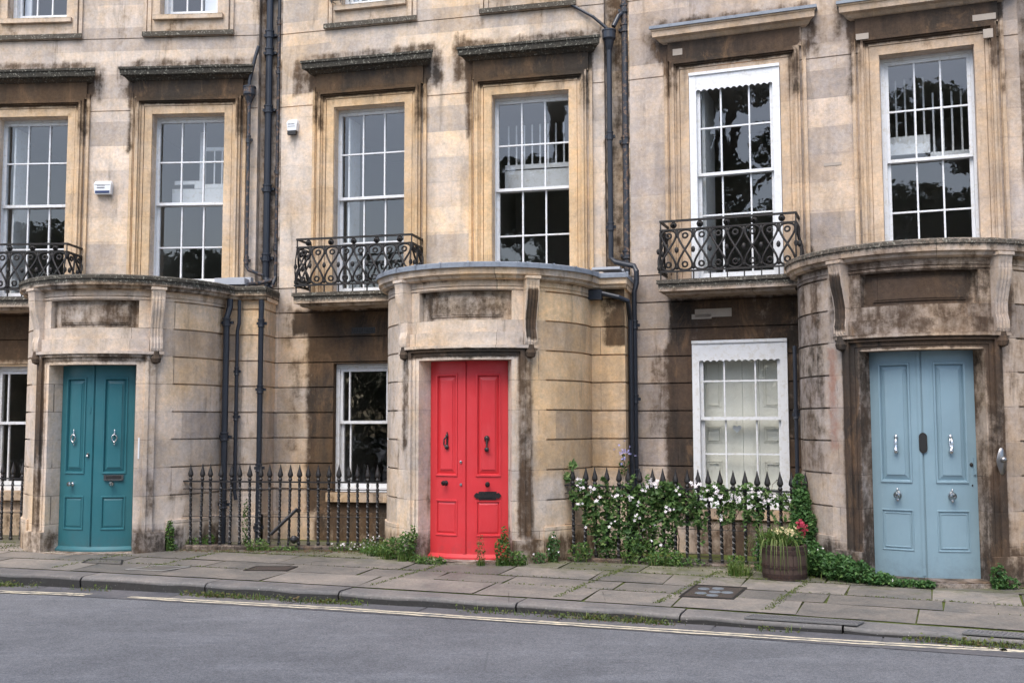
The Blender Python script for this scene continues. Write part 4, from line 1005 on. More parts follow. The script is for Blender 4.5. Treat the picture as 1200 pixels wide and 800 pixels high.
# ironwork set in the pavement
def cover(corners, name, label, mat, cat='cover', fancy=0):
    cx = sum(c[0] for c in corners) / 4; cy = sum(c[1] for c in corners) / 4; z = ground_z(cx, cy)
    z += .006 if fancy == 2 else 0
    root = empty(name, (cx, cy, z), 0, label, cat)
    g = GM(); P = [(x - cx, y - cy) for x, y in corners]
    f_ = [g.v(x, y, (ground_z(x + cx, y + cy) if fancy != 2 else z) - (z if True else 0) + .006) for x, y in P]; b_ = [g.v(x, y, (ground_z(x + cx, y + cy) if fancy != 2 else z) - z - .006) for x, y in P]; g.f(*f_)
    for i in range(4): g.f(f_[i], f_[(i + 1) % 4], b_[(i + 1) % 4], b_[i])
    def at(a, b, dz): 
        x = P[0][0] * (1 - a) * (1 - b) + P[1][0] * a * (1 - b) + P[2][0] * a * b + P[3][0] * (1 - a) * b; y = P[0][1] * (1 - a) * (1 - b) + P[1][1] * a * (1 - b) + P[2][1] * a * b + P[3][1] * (1 - a) * b
        return (x, y, (ground_z(x + cx, y + cy) if fancy != 2 else z) - z + dz)
    g.build('plate', mat, root)
    g = GM()
    if fancy == 2:
        for i in range(36):
            a0 = (i + .25) / 36; a1 = (i + .75) / 36; g.quad(at(a0, .12, .010), at(a1, .12, .010), at(a1, .88, .010), at(a0, .88, .010)); g.quad(at(a0, .12, .004), at(a1, .12, .004), at(a1, .12, .010), at(a0, .12, .010))
            g.quad(at(a1, .12, .004), at(a1, .88, .004), at(a1, .88, .010), at(a1, .12, .010)); g.quad(at(a0, .12, .004), at(a0, .88, .004), at(a0, .88, .010), at(a0, .12, .010))
        g.build('rib', M['ribs'], root)
    else:
        for (a0, b0, a1, b1) in ((.0, 0, 1, .07), (0, .93, 1, 1), (0, .07, .05, .93), (.95, .07, 1, .93)):
            g.quad(at(a0, b0, .0085), at(a1, b0, .0085), at(a1, b1, .0085), at(a0, b1, .0085))
        g.build('frame', M['oldiron'] if fancy != 3 else M['palerim'], root)
    if fancy == 1:
        for (a_, b_) in ((.3, .35), (.55, .22), (.75, .5), (.5, .78), (.25, .7), (.52, .5)):
            g = GM(); c_ = at(a_, b_, .0); n = 14
            t_ = [g.v(c_[0] + .05 * cos(2 * pi * i / n), c_[1] + .05 * sin(2 * pi * i / n), c_[2] + .011) for i in range(n)]; u_ = [g.v(c_[0] + .058 * cos(2 * pi * i / n), c_[1] + .058 * sin(2 * pi * i / n), c_[2] + .005) for i in range(n)]; g.f(*t_)
            for i in range(n): g.f(t_[i], t_[(i + 1) % n], u_[(i + 1) % n], u_[i])
            g.build('glass_lens', M['lens'], root)
    return root
M['lens'] = simple('cloudy_glass_lens', (.14, .16, .18), .3, 0, .1, 8)
M['ribplate'] = simple('grey_cast_channel', (.15, .148, .145), .7, 0, .2, 20, .5)
M['ribs'] = simple('worn_iron_rib', (.20, .19, .19), .45, .4, .2, 30)
M['palerim'] = simple('pale_mortar_rim', (.34, .33, .31), .8, 0, .1, 10)
M['castiron'] = simple('worn_cast_iron', (.065, .052, .045), .55, .3, .4, 30, .6, .5, (.10, .075, .06))
cover([(-2.83, 11.25), (-2.36, 11.22), (-2.30, 11.50), (-2.76, 11.52)], 'coal_hole_cover', 'dark brown iron cover in the pavement before the left iron railing', M['castiron'])
cover([(-4.75, 11.80), (-4.25, 11.66), (-4.36, 11.99), (-4.78, 12.09)], 'manhole_cover', 'grey stone inset cover in the pavement before the teal door', M['slab'], 'cover')
cover([(-4.11, 11.33), (-3.67, 11.22), (-3.45, 11.50), (-3.85, 11.60)], 'manhole_cover', 'pale rimmed square cover in the pavement right of the teal door', M['slab'], 'cover', 3)
cover([(1.50, 9.70), (1.97, 9.56), (2.22, 10.14), (1.76, 10.31)], 'pavement_light', 'square iron plate with round glass lenses in the pavement by the barrel', M['castiron'], 'pavement light', 1)
def s_at(x):
    i = next(j for j in range(len(KX)) if KX[j] > x); return KS[i - 1] + (x - KX[i - 1]) / (KX[i] - KX[i - 1]) * (KS[i] - KS[i - 1])
cover([kpt(s_at(1.88), .03), kpt(s_at(2.70), .03), kpt(s_at(2.74), .20), kpt(s_at(1.92), .20)], 'channel_cover', 'ribbed iron channel cover along the kerb below the barrel', M['ribplate'], 'cover', 2)
cover([kpt(s_at(3.40), .03), kpt(s_at(4.50), .03), kpt(s_at(4.54), .19), kpt(s_at(3.44), .19)], 'channel_cover', 'ribbed iron channel cover along the kerb at the right edge', M['ribplate'], 'cover', 2)
# ---------------------------------------------------------------- area railings
def barmesh(h, r=.014):
    m = MB(); zb = -E; n = int(h / .03); rows = []
    for i in range(n + 1):
        z = zb + h * i / n; tw = 0 if z < zb + .12 else (z - zb - .12) * 26; a0 = pi / 4 + tw
        rows.append([m.v(cos(a0 + pi / 2 * k) * r * 1.35, sin(a0 + pi / 2 * k) * r * 1.35, z) for k in range(4)])
    for i in range(n):
        for k in range(4): m.f(rows[i][k], rows[i + 1][k], rows[i + 1][(k + 1) % 4], rows[i][(k + 1) % 4])
    m.lathe((0, 0, zb), [(.026, 0), (.026, .02), (.018, .035), (.024, .06), (.015, .075)], 8); m.lathe((0, 0, zb + h * .46), [(.012, -.02), (.023, 0), (.012, .02)], 8); m.lathe((0, 0, zb + h - .10), [(.012, -.02), (.024, 0), (.012, .02)], 8)
    m.lathe((0, 0, zb + h), [(.016, -.01), (.026, .015), (.016, .035), (.034, .062), (.031, .085), (.014, .145), (.002, .20)], 6, 'z', 1, .75)
    me = m.build('bar', M['iron']); me.data.name = 'bar'; d = me.data; bpy.data.objects.remove(me); return d
def railing(p0, p1, n, h, label, r=.014, gap=0, second=True, skip=()):
    dx, dy = p1[0] - p0[0], p1[1] - p0[1]; L = math.hypot(dx, dy); ang = atan2(dy, dx); z0 = p0[2]; dz = (p1[2] - p0[2]) / L
    root = empty('iron_railing', (p0[0], p0[1], z0), ang, label, 'railing', 'spear topped railings in front of the row')
    me = barmesh(h, r)
    for i in range(n):
        x = L * (i + .5) / n
        b = bpy.data.objects.new('bar', me); COL.objects.link(b); b.parent = root; b.location = (x, 0, dz * x); b.rotation_euler = ((h01(i, 4) - .5) * .02, (h01(i, 3) - .5) * .03, 0)
    for (zz, hh, ww) in ((h - .015, .009, .018), (h - .105, .005, .006), (h * .46, .003, .004)):
        m = MB(); k = [m.v(x, s * ww, z - E) for x, zb in ((-.04, 0), (L + .04, L * dz)) for s, z in ((-1, zb + zz - hh), (1, zb + zz - hh), (1, zb + zz + hh), (-1, zb + zz + hh))]
        m.f(*k[:4]); m.f(*k[4:])
        for i in range(4): m.f(k[i], k[(i + 1) % 4], k[4 + (i + 1) % 4], k[4 + i])
        m.build('rail', M['iron'], root)
    m = MB(None, lambda u, v, z: (.6, .2, .4)); N = 12
    m2 = [(x0, x1) for x0, x1 in [(-.0 + L * i / N, L * (i + 1) / N) for i in range(N)]]
    for x0, x1 in m2:
        pr = [(-.10, -.08), (-.10, .018), (-.085, .028), (.085, .028), (.10, .018), (.10, -.08)]
        ra = [m.v(x0 + .003, y, z - E + dz * x0) for y, z in pr]; rb = [m.v(x1 - .003, y, z - E + dz * x1) for y, z in pr]
        for i in range(5): m.f(ra[i], rb[i], rb[i + 1], ra[i + 1], b=h01(x0 * 9))
        m.f(*ra); m.f(*rb)
    m.build('plinth', M['stone3'], root)
    return root
def loc(k, u, v, z=None):
    (ox, oy), an = HO[k]; a_ = radians(an); x = ox + u * cos(a_) + v * sin(a_); y = oy + u * sin(a_) - v * cos(a_)
    return (x, y, E + z if z is not None else ground_z(x, y))
LR = [loc(0, 4.03, 1.27), loc(1, 1.95, .86)]; LR = [(p[0], p[1], .115) for p in LR]
RL = railing((LR[0][0], LR[0][1], .135), (LR[1][0], LR[1][1], .115), 21, .80, 'black spear topped railing between the teal door and the red door')
m = MB(); m.tube([(1.06, .10, .16 - E), (1.20, .08, .30 - E), (1.36, .03, .46 - E)], .022, 8); m.tube([(1.36, .03, .46 - E), (1.38, .02, .42 - E)], .03, 8); m.ball((1.34, .10, .10 - E), .05, 1, 1, 1); m.build('stay', M['iron'], RL)
a1, b1 = loc(1, 4.16, 1.20), loc(2, 2.17, .98)
railing((a1[0], a1[1], .10), (b1[0], b1[1], .055), 21, .83, 'black spear topped railing with white flowering clematis growing over it', .0155)
a1, b1 = loc(0, -.4, .55), loc(0, 1.80, .60)
railing((a1[0], a1[1], .10), (b1[0], b1[1], .10), 17, .83, 'black railing at the left edge, on the far side of the teal door')
a1 = loc(2, 4.20, 1.30); b1 = (a1[0] + 1.9, a1[1] - 1.0)
railing((a1[0] + .15, a1[1] - .05, .09), (b1[0], b1[1], .09), 14, .83, 'black railing at the right edge, beyond the pale blue door')
# lighter iron boot-scraper like prop behind the left railing
# ---------------------------------------------------------------- plants
class LM(GM): pass
def leafcloud(m, n, sampler, size, rng, flat=.0, tone=(0, 1), shape=0):
    for _ in range(n):
        p = sampler(rng)
        if p is None: continue
        x, y, z = p; s_ = size * rng.uniform(.6, 1.35)
        d = Vector((rng.gauss(0, 1), rng.gauss(-.35, 1), rng.gauss(.15, .75))).normalized(); nrm = Vector((rng.gauss(0, .7), rng.gauss(-.7, .7), rng.gauss(.7 + flat, .6)))
        sd = d.cross(nrm)
        if sd.length < .01: continue
        sd.normalize(); up = sd.cross(d) * (.18 * s_)
        b = rng.uniform(*tone); o_ = Vector((x, y, z))
        A = m.v(*(o_ - d * s_ * .5)); B = m.v(*(o_ + sd * s_ * .33 - d * s_ * .08 + up)); C = m.v(*(o_ + d * s_ * .55)); D = m.v(*(o_ - sd * s_ * .33 - d * s_ * .08 + up))
        m.f(A, B, C, b=b); m.f(A, C, D, b=b)
def blades(m, n, sampler, h, rng, tone=(0, 1), lean=.5):
    for _ in range(n):
        x, y, z = sampler(rng); hh = h * rng.uniform(.5, 1.3); a_ = rng.uniform(0, 2 * pi); w2 = .0035 + hh * .018; L = lean * rng.uniform(.2, 1.3) * hh; b = rng.uniform(*tone)
        px, py = -sin(a_) * w2, cos(a_) * w2; pr = None
        for i in range(4):
            t_ = i / 3; cx, cy, cz = x + cos(a_) * L * t_ * t_, y + sin(a_) * L * t_ * t_, z + hh * (t_ - .3 * t_ * t_ * lean); k = 1 - t_ * .92
            cur = (m.v(cx - px * k, cy - py * k, cz), m.v(cx + px * k, cy + py * k, cz))
            if pr: m.f(pr[0], pr[1], cur[1], cur[0], b=b)
            pr = cur
def star(m, p, r, rng, n=5):
    d = Vector((rng.gauss(0, .45), rng.gauss(-1, .3), rng.gauss(.3, .5))).normalized(); a_ = d.cross(Vector((0, 0, 1))).normalized(); b = a_.cross(d); c = Vector(p); r *= rng.uniform(.75, 1.2)
    for i in range(n):
        t_ = 2 * pi * i / n + rng.random() * .3; f = lambda tt, rr, dd: c + (a_ * cos(tt) + b * sin(tt)) * rr + d * dd
        q = [m.v(*c), m.v(*f(t_ - .45, r * .6, .006)), m.v(*f(t_, r, -.002 if rng.random() < .5 else .008)), m.v(*f(t_ + .45, r * .6, .006))]; m.f(*q)
def plantobj(name, label, cat, parts, group=None):
    root = None
    for nm, m, mat in parts:
        if root is None: root = m.build(name, mat); top(root, label, cat, group)
        else: m.build(nm, mat, root)
    return root
rng = random.Random(11)
def clump(blobs):
    tot = sum(b[-1] for b in blobs)
    def f(rng):
        t_ = rng.random() * tot
        for b in blobs:
            t_ -= b[-1]
            if t_ <= 0: break
        x, y, z, rx, ry, rz, _ = b
        while True:
            q = Vector((rng.uniform(-1, 1), rng.uniform(-1, 1), rng.uniform(-1, 1)))
            if q.length <= 1: break
        if rng.random() < .55: q = q.normalized() * rng.uniform(.75, 1.08)
        p = (x + q.x * rx, y + q.y * ry, z + q.z * rz)
        return p if p[2] > ground_z(p[0], p[1]) - .01 else (p[0], p[1], ground_z(p[0], p[1]) + abs(q.z) * .04)
    return f
RA = Vector(loc(1, 4.16, 1.20)); RB = Vector(loc(2, 2.17, .98))
def onrail(t_, z, out=0): p = RA.lerp(RB, t_); return (p.x + out * -.33, p.y + out * -.94, z)
def rb(t_, z, rt, rz, w_, out=0, ro=.09):
    p = onrail(t_, z, out); return (p[0], p[1], p[2], rt, ro, rz, w_)
cl = [rb(.05, .82, .12, .14, 2), rb(.13, .62, .18, .28, 5), rb(.24, .66, .20, .28, 7), rb(.34, .72, .22, .22, 7), rb(.42, .80, .20, .16, 6), rb(.48, .70, .16, .20, 5), rb(.30, .38, .20, .20, 4), rb(.16, .34, .14, .18, 2.5), rb(.40, .42, .13, .26, 3), rb(.55, .62, .10, .16, 2),
      rb(.62, .86, .12, .10, 2.2), rb(.70, .78, .16, .12, 2.2), rb(.66, .62, .10, .10, 1.2), rb(.80, .80, .14, .12, 2.2), rb(.78, .62, .10, .10, 1.0), rb(.90, .78, .12, .10, 1.2), rb(.58, .86, .06, .05, .6), rb(.75, .92, .08, .04, .6), rb(.97, .80, .12, .12, 1.8)]
S1 = clump(cl); m = LM(); leafcloud(m, 2500, S1, .050, rng, 0); leafcloud(m, 1200, S1, .074, rng, 0); leafcloud(m, 1500, S1, .032, rng, 0, (.5, 1))
for i in range(34):
    t0 = rng.uniform(.02, .98); z0 = rng.uniform(.62, .92) - .12 * (t0 > .55); tip = (rng.uniform(-.035, .035), rng.uniform(.06, .26) * rng.choice((1, 1, -1.2)))
    for j in range(9):
        q = j / 8; p = onrail(min(1, max(0, t0 + tip[0] * q)), z0 + tip[1] * q - .05 * q * q, .06 + .05 * q)
        leafcloud(m, 3, lambda r_: (p[0] + r_.gauss(0, .012), p[1] + r_.gauss(0, .012), p[2] + r_.gauss(0, .012)), .044, rng, 0, (.35, 1))
for t0, z0, n_ in ((-.0, .95, 9), (.02, 1.08, 7)):
    leafcloud(m, n_ * 3, clump([rb(t0, z0 + .06, .035, .05, 1)]), .07, rng, 0, (.5, 1))
fl = LM()
for i in range(30):
    x, y, z = S1(rng)
    for _ in range(rng.choice((1, 1, 2, 3, 4))): star(fl, (x - .03 + rng.gauss(0, .024), y - .085, z + .015 + rng.gauss(0, .022)), .021, rng)
for t_, z in ((.11, .90), (.115, .88), (.13, .87), (.06, .98), (.05, .96), (.36, 1.0), (.37, .97), (.38, .93), (.355, .95), (.34, .92), (.53, .95), (.56, .94), (.63, .86), (.645, .83), (.62, .88), (.70, .83), (.71, .80), (.69, .78), (.82, .80), (.83, .77), (.80, .84), (.60, .80), (.61, .77)):
    for _ in range(3):
        p = onrail(t_, z, .11); star(fl, (p[0] + rng.gauss(0, .02), p[1], p[2] + rng.gauss(0, .022)), .023, rng)
stm = LM()
for i in range(26):
    t0 = rng.uniform(.05, .97); z0 = rng.uniform(.5, .85); pts = []
    for j in range(6): t0 += rng.uniform(-.02, .03); z0 = max(.12, min(1.0, z0 + rng.uniform(-.1, .1))); pts.append(onrail(min(1, max(0, t0)), z0, rng.uniform(-.03, .06)))
    stm.tube(pts, .003, 4)
for t0 in (.12, .30, .33, .46, .97): stm.tube([onrail(t0, .1, -.03), onrail(t0 + .01, .35, .03), onrail(t0 - .01, .6, .0), onrail(t0 + .02, .8, .04)], .007, 5)
stm.tube([onrail(.02, .8, .02), onrail(-.0, 1.0, .02), onrail(-.02, 1.10, .04)], .004, 4)
plantobj('clematis', 'white flowering clematis climbing over the railing between the red and blue doors', 'climbing plant', [('leaves', m, M['leaf']), ('flowers', fl, M['petal']), ('stems', stm, M['stem'])])
m = LM(); lil = LM(); c0 = loc(1, 4.70, .55); leafcloud(m, 40, clump([(c0[0], c0[1], 1.12, .06, .05, .12, 1)]), .04, rng, 0)
for i in range(26): star(lil, (c0[0] + rng.gauss(0, .05), c0[1] - .06, 1.25 + rng.gauss(0, .05)), .016, rng)
st_ = LM(); st_.tube([(c0[0], c0[1], .6), (c0[0] + .02, c0[1] - .03, 1.0), (c0[0] - .02, c0[1] - .03, 1.3)], .004, 4)
plantobj('potato_vine', 'lilac flowered stem climbing the dark downpipe above the clematis', 'climbing plant', [('leaves', m, M['leaf']), ('flowers', lil, M['petallil']), ('stem', st_, M['stem'])])
def groundplant(name, label, cat, blobs, n, size, mat, grass=0, gm='grass', fls=0, group=None, tone=(0, 1)):
    bl = [(x, y, ground_z(x, y) + dz, rx, ry, rz, w_) for (x, y, dz, rx, ry, rz, w_) in blobs]; S_ = clump(bl); m = LM(); leafcloud(m, n, S_, size, rng, .4, tone)
    parts = [('leaves', m, M[mat])]
    if grass:
        g_ = LM()
        def gs(r):
            p = S_(r); return (p[0], p[1], ground_z(p[0], p[1]) - .005)
        blades(g_, grass, gs, .13, rng); parts.append(('grass_blades', g_, M[gm]))
    if fls:
        f_ = LM()
        for i in range(fls): x, y, z = S_(rng); star(f_, (x, y - .03, z + .03), .013, rng)
        parts.append(('flowers', f_, M['petal']))
    return plantobj(name, label, cat, parts, group)
UC = (2.995, 3.075, 3.29)
def pol(k, deg, out=.12):
    """a spot on the pavement `out` metres in front of porch k, deg from its centre line"""
    t_ = radians(deg); p = loc(k, UC[k] + (1.25 + out) * sin(t_), .5 + (1.25 + out) * cos(t_)); return p[0], p[1]
def pb(k, deg, out, dz, rx, rz, w_, ry=.09): x, y = pol(k, deg, out); return (x, y, dz, rx, ry, rz, w_)
def railpt(p, q, t_, out): P_, Q_ = Vector(p[:2]), Vector(q[:2]); a_ = P_.lerp(Q_, t_); return a_.x - out * .3, a_.y - out * .95
def lr(t_, out, dz, rx, rz, w_, ry=.07): x, y = railpt(LR[0], LR[1], t_, out); return (x, y, dz, rx, ry, rz, w_)
def rr(t_, out, dz, rx, rz, w_, ry=.08): x, y = railpt(RA, RB, t_, out); return (x, y, dz, rx, ry, rz, w_)
groundplant('ivy_heap', 'green ivy heap spilling over the pavement left of the pale blue door', 'ground plant',
    [pb(2, -64, .12, .86, .07, .16, 1.6, .07), pb(2, -62, .12, .66, .10, .20, 3.4, .09), pb(2, -59, .13, .44, .13, .24, 5, .11), pb(2, -60, .14, .22, .17, .20, 5, .13), pb(2, -54, .16, .17, .18, .16, 5, .14), pb(2, -45, .18, .14, .17, .13, 5, .14), pb(2, -35, .18, .12, .17, .13, 5, .14), pb(2, -27, .16, .09, .16, .11, 4, .11),
     pb(2, -18, .14, .05, .15, .06, 2.6), pb(2, -9, .13, .03, .14, .04, 1.8, .06), pb(2, -1, .13, .03, .10, .035, 1, .05), pb(2, -50, .34, .05, .14, .06, 3, .12), pb(2, -55, .46, .04, .12, .05, 1.4, .10)], 6000, .040, 'ivy', 110, fls=6)
groundplant('ivy_heap', 'small leafy weed clump at the right jamb base of the pale blue door', 'weed', [pb(2, 27, .12, .10, .08, .13, 2, .06), pb(2, 30, .12, .05, .13, .06, 1, .06)], 300, .038, 'ivy', 12)
groundplant('weed_clump', 'leafy weeds at the left side of the red door', 'weed', [pb(1, -50, .14, .05, .18, .07, 3), pb(1, -38, .13, .11, .13, .13, 4), pb(1, -29, .12, .15, .09, .17, 4), pb(1, -25, .10, .24, .05, .16, 1.5, .05), pb(1, -60, .16, .03, .2, .05, 2)], 1150, .034, 'weed', 300)
groundplant('weed_clump', 'low green weeds on the step under the red door', 'weed', [pb(1, -13, .13, .03, .17, .05, 2, .06), pb(1, -20, .13, .05, .1, .05, 1, .06)], 260, .032, 'weed', 40)
groundplant('weed_clump', 'tall green weeds at the right side of the red door', 'weed', [pb(1, 20, .12, .14, .08, .18, 4, .07), pb(1, 26, .14, .07, .12, .09, 3, .07), pb(1, 21, .12, .30, .035, .12, 1, .035)], 560, .034, 'weed', 110)
groundplant('weed_clump', 'brown seeding weed in front of the red door', 'weed', [pb(1, 10, .12, .16, .05, .17, 1, .04)], 170, .022, 'dryleaf', 40)
groundplant('weed_clump', 'dark bushy weed at the porch base right of the red door', 'weed', [pb(1, 46, .08, .15, .07, .17, 3, .05), pb(1, 38, .08, .05, .09, .06, 1, .05)], 440, .028, 'ivy', 20, fls=8)
groundplant('weed_clump', 'narrow ivy strand climbing the porch base right of the teal door', 'weed', [pb(0, 44, .05, .16, .05, .20, 3, .05), pb(0, 45, .06, .05, .07, .06, 1, .05)], 420, .030, 'weed', 8)
groundplant('weed_clump', 'low weeds between the teal porch and the left railing', 'weed', [pb(0, 58, .10, .05, .16, .08, 2, .07), pb(0, 66, .12, .07, .07, .09, 1, .06)], 320, .032, 'weed', 60, tone=(.3, 1))
groundplant('weed_clump', 'leggy green weed growing behind the left railing beside the pipes', 'weed', [lr(.26, -.16, .26, .05, .32, 1, .05)], 260, .030, 'weed', 20)
groundplant('weed_clump', 'pale weeds and grass under the middle of the left railing', 'weed', [lr(.38, .13, .05, .15, .09, 2), lr(.50, .15, .02, .2, .03, 1)], 300, .028, 'weed', 70, tone=(.5, 1))
groundplant('weed_clump', 'white flowered weeds at the right end of the left railing', 'weed', [lr(.93, .12, .07, .16, .11, 2), lr(.80, .13, .03, .2, .05, 1)], 340, .024, 'weed', 80, fls=34)
groundplant('weed_clump', 'bright green undergrowth below the clematis', 'weed', [rr(.06, .10, .10, .14, .12, 2), rr(.18, -.05, .12, .18, .16, 3), rr(.30, .08, .12, .18, .16, 3), rr(.42, .13, .07, .2, .11, 3), rr(.50, .15, .04, .2, .06, 1)], 1500, .034, 'weed', 140)
groundplant('weed_clump', 'small yellow green weed under the railing behind the barrel', 'weed', [rr(.70, .13, .06, .10, .08, 1)], 160, .030, 'weed', 20, tone=(.5, 1))
groundplant('grass_tuft', 'grass tuft in the pavement left of the barrel', 'grass', [(2.30, 10.85, .03, .13, .09, .035, 1)], 90, .024, 'grass', 200)
groundplant('weed_clump', 'weeds between the barrel and the railing', 'weed', [rr(.80, .22, .14, .08, .2, 1), rr(.83, .36, .05, .07, .08, .7)], 330, .034, 'ivy', 40)
# moss and grass along joints and the kerb foot: uncountable
g = LM(); mr = random.Random(3)
def kerbfoot(r):
    for _ in range(60):
        s_ = r.uniform(5, SMAX - 6); 
        if math.sin(s_ * 1.9) + math.sin(s_ * 4.7 + 1) * .7 + r.uniform(-.9, .9) > .35: break
    x, y = kpt(s_, -.035 - abs(r.gauss(0, .045))); return (x, y, ROADZ + .008)
blades(g, 1000, kerbfoot, .055, mr, (0, 1), .9); leafcloud(g, 1100, lambda r: (lambda p: (p[0], p[1], p[2] + .008 + abs(r.gauss(0, .02))))(kerbfoot(r)), .030, mr, .8, (.2, 1))
def joints(r):
    if r.random() < .55:
        b = r.choice([.92, 1.36, 1.95, 1.95, 2.3]); s_ = r.uniform(6, SMAX - 8)
        if math.sin(s_ * 1.3 + b * 5) < r.uniform(-.6, 1.2): return None
        x, y = kpt(s_, b + r.gauss(0, .015))
    else:
        b = r.uniform(.4, 2.3); s_ = r.uniform(6, SMAX - 6)
        s_ = round(s_ / .93) * .93 + .12 * b; x, y = kpt(s_ + r.gauss(0, .02), b)
        if h01(round(s_ * 3)) < .45: return None
    return (x, y, ground_z(x, y) + .004)
leafcloud(g, 13000, joints, .019, mr, 2.5, (.1, .8))
def base(r):
    k = r.choice((0, 1, 2)); 
    x, y, z = loc(k, r.uniform(-.2, 2.2), 1.05 + r.gauss(.1, .12)); return (x, y, ground_z(x, y) + .006)
leafcloud(g, 1500, base, .022, mr, 2, (0, 1))
o = g.build('moss_and_grass', M['dryleaf']); o['kind'] = 'stuff'
g = LM()
for (s0, b0, n_) in [(7.0 + 3.2, -.1, 10)]: pass
blades(g, 700, kerbfoot, .07, mr, (0, 1), .9)
leafcloud(g, 900, kerbfoot, .028, mr, .8)
o = g.build('gutter_grass', M['grass']); o['kind'] = 'stuff'
# fallen leaf litter in the gutter and along the railing foot
g = LM()
leafcloud(g, 500, lambda r: (lambda p: (p[0], p[1], p[2] + .002))(kerbfoot(r)), .022, mr, 3, (.7, 1))
def lit(r):
    t_ = r.random(); p = Vector(LR[0]).lerp(Vector(LR[1]), t_); x, y = p.x - .05 + r.gauss(0, .05), p.y - .2 + r.gauss(0, .07); return (x, y, ground_z(x, y) + .004)
leafcloud(g, 700, lit, .018, mr, 3, (.75, 1))
o = g.build('leaf_litter', M['litter'] if 'litter' in M else leaf_mat('brown_litter', (.06, .035, .02), (.12, .06, .035), (.2, .12, .07))); o['kind'] = 'stuff'
# ---------------------------------------------------------------- half-barrel planter
bc = loc(2, 1.96, 1.72); bz = ground_z(bc[0], bc[1])
BR = empty('barrel_planter', (bc[0], bc[1], bz), 0, 'dark wooden half barrel planter with grass and red flowers beside the railing', 'planter')
class BM(MB):
    def v(s, x, y, z):
        s.A.append((0, .5, 0)); s.V.append((x, y, z)); return len(s.V) - 1
rad = lambda z: .178 + .042 * sin(pi * (.28 + .42 * z / .36))
for i in range(22):
    m = BM(); a0, a1 = 2 * pi * i / 22 + .008, 2 * pi * (i + 1) / 22 - .008; rows = []
    for j in range(7):
        z = .33 * j / 6; r = rad(z); rows.append([m.v(cos(t_) * rr, sin(t_) * rr, z) for t_, rr in ((a0, r), ((a0 + a1) / 2, r + .002), (a1, r), (a1, r - .022), (a0, r - .022))])
    for j in range(6):
        for q in range(5): m.f(rows[j][q], rows[j][(q + 1) % 5], rows[j + 1][(q + 1) % 5], rows[j + 1][q])
    m.f(*rows[0]); m.f(*rows[-1])
    m.build('stave', M['oak'], BR)
for z0, z1 in ((.02, .055), (.105, .14), (.245, .28), (.298, .32)):
    m = BM(); n = 36; rows = [[m.v(cos(2 * pi * i / n) * r, sin(2 * pi * i / n) * r, z) for r, z in ((rad(z0) - .004, z0), (rad(z0) + .006, z0), (rad(z1) + .006, z1), (rad(z1) - .004, z1))] for i in range(n)]
    for i in range(n):
        for q in range(4): m.f(rows[i][q], rows[(i + 1) % n][q], rows[(i + 1) % n][(q + 1) % 4], rows[i][(q + 1) % 4])
    m.build('hoop', M['hoop'], BR)
m = BM(); m.f(*[m.v(cos(2 * pi * i / 24) * .18, sin(2 * pi * i / 24) * .18, .298) for i in range(24)]); m.build('soil', M['soil'], BR)
m = LM(); S_ = clump([(bc[0] + .05, bc[1], bz + .40, .16, .14, .09, 3), (bc[0] - .12, bc[1], bz + .37, .14, .13, .08, 2), (bc[0] + .12, bc[1], bz + .46, .09, .08, .08, 1.2)])
leafcloud(m, 620, S_, .032, rng, .2, (.2, 1)); g2 = LM(); blades(g2, 150, lambda r: (bc[0] - .10 + r.gauss(0, .07), bc[1] + r.gauss(-.02, .07), bz + .31), .24, rng, (.2, 1), 1.0)
for i in range(34):                                        # long blades hanging over the rim
    a_ = rng.uniform(pi * .8, pi * 1.75); x, y = bc[0] - .06 + cos(a_) * .12, bc[1] + sin(a_) * .12; b = rng.random(); L = rng.uniform(.12, .34); pr = None
    for j in range(6):
        t_ = j / 5; rr = .06 + .16 * sin(t_ * pi / 2) + .02 * t_; cx, cy, cz = bc[0] - .06 + cos(a_) * (.12 + rr), bc[1] + sin(a_) * (.12 + rr), bz + .35 + .10 * sin(pi * t_ * .9) - L * t_ * t_
        w2 = .005 * (1 - t_ * .8); cur = (g2.v(cx - sin(a_) * w2, cy + cos(a_) * w2, cz), g2.v(cx + sin(a_) * w2, cy - cos(a_) * w2, cz))
        if pr: g2.f(pr[0], pr[1], cur[1], cur[0], b=b)
        pr = cur
f1 = LM(); f2 = LM()
for i in range(30): star(f1, (bc[0] + .165 + rng.gauss(0, .022), bc[1] - .05 + rng.gauss(0, .03), bz + .53 + rng.gauss(0, .022)), .020, rng, 6)
for i in range(40): star(f2, (bc[0] + rng.uniform(-.12, .12), bc[1] - .08 + rng.gauss(0, .05), bz + .46 + rng.gauss(0, .025)), .016, rng)
for i in range(20): star(f1, (bc[0] + .19 + rng.gauss(0, .03), bc[1] - .05, bz + .46 + rng.gauss(0, .02)), .014, rng)
plantobj('potted_flowers', 'grasses with cream and crimson flowers growing in the barrel planter', 'potted plant', [('leaves', m, M['weed']), ('grass_blades', g2, M['grass']), ('red_flowers', f1, M['petalred']), ('cream_flowers', f2, M['petalyel'])])
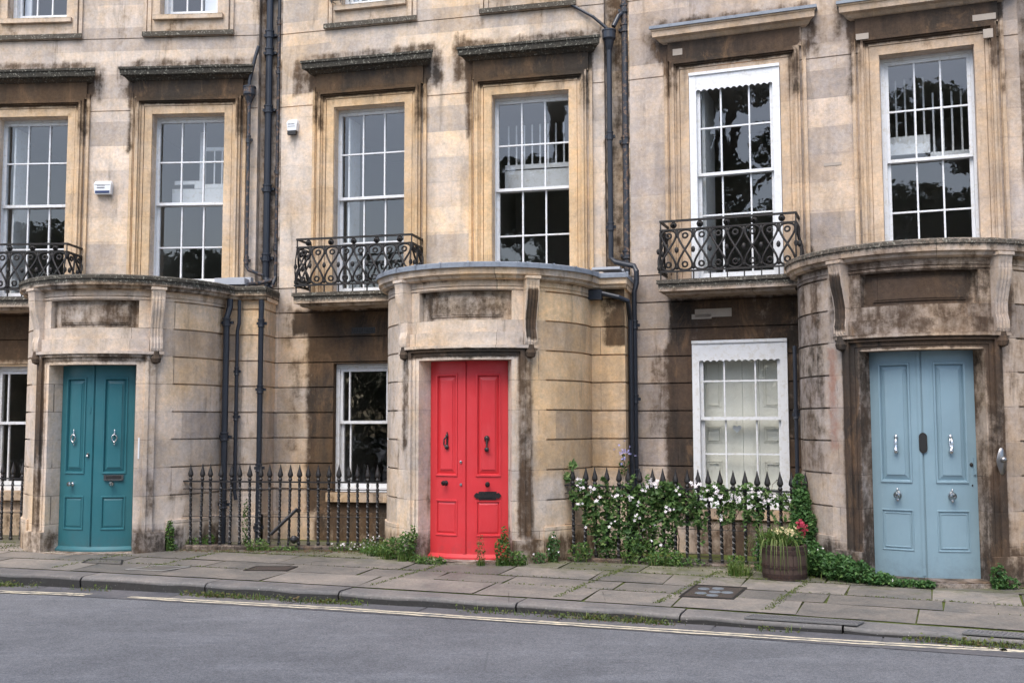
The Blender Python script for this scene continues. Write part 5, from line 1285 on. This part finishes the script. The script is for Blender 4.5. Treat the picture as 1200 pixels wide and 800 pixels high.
# ---------------------------------------------------------------- trees across the road (they show in the window panes)
def tree(x, y, h, r, label, seed, n=5200, ls=.42, cr=.5, flat=1):
    rg = random.Random(seed); t_ = GM(); t_.tube([(0, 0, -.1), (.1, 0, h * .3), (-.1, .1, h * .6), (0, 0, h * .88)], h * .03, 10, h * .008)
    blobs = []
    for i in range(17):
        a_ = rg.uniform(0, 2 * pi); q = rg.uniform(.25, 1); zz = h * rg.uniform(1 - cr * 1.35, .95); k = 1.1 - .75 * abs((zz / h - .6)) ; cx, cy = cos(a_) * r * q * k * .8, sin(a_) * r * q * k * .8
        t_.tube([(0, 0, zz * .72), (cx * .6, cy * .6, zz * .9), (cx, cy, zz)], h * .008, 6, .03); blobs.append((cx, cy, zz, r * .38, r * .38, r * .24 * flat, 1))
    root = empty('tree', (x, y, ROADZ), 0, label, 'tree', 'trees across the road'); t_.build('trunk', M['bark'], root)
    m = GM()
    tot = len(blobs)
    for _ in range(n):
        b = blobs[rg.randrange(tot)]; q = Vector((rg.gauss(0, 1), rg.gauss(0, 1), rg.gauss(0, 1))).normalized() * rg.random() ** .4
        leafcloud(m, 1, lambda r_: (b[0] + q.x * b[3], b[1] + q.y * b[4], b[2] + q.z * b[5]), ls, rg)
    m.build('crown', M['treeleaf'], root)
tree(-8.1, -6.0, 17.5, 5.9, 'dark spreading cedar reflected in the tall panes above the blue door', 1, 44000, .20, .7, .6)
tree(-18.7, -1.5, 9.6, 3.0, 'round tree reflected in the pane at the left edge', 2, 16000, .17, .7)
tree(-19.5, -18, 9.6, 4.0, 'lower tree reflected at the foot of the window above the teal door', 4, 9000, .28, .6)
tree(-.4, -9.0, 12.5, 4.0, 'bushy tree reflected in the right-hand windows', 6, 26000, .20, .75)
hg = GM(); rg = random.Random(21)
leafcloud(hg, 26000, lambda r: (r.uniform(-34, 14), -5.2 + r.gauss(0, .45), ROADZ + (4.3 + .5 * sin(r.random() * 3)) * r.random() ** .8), .30, rg)  # leaf mass added unseen, to darken the low panes and hide the bright horizon
o = hg.build('standin_hedge', M['treeleaf']); top(o, 'dark leaf mass added across the road to darken the lower window reflections', 'standin_hedge')
S.cycles.max_bounces = 8; S.cycles.transparent_max_bounces = 12
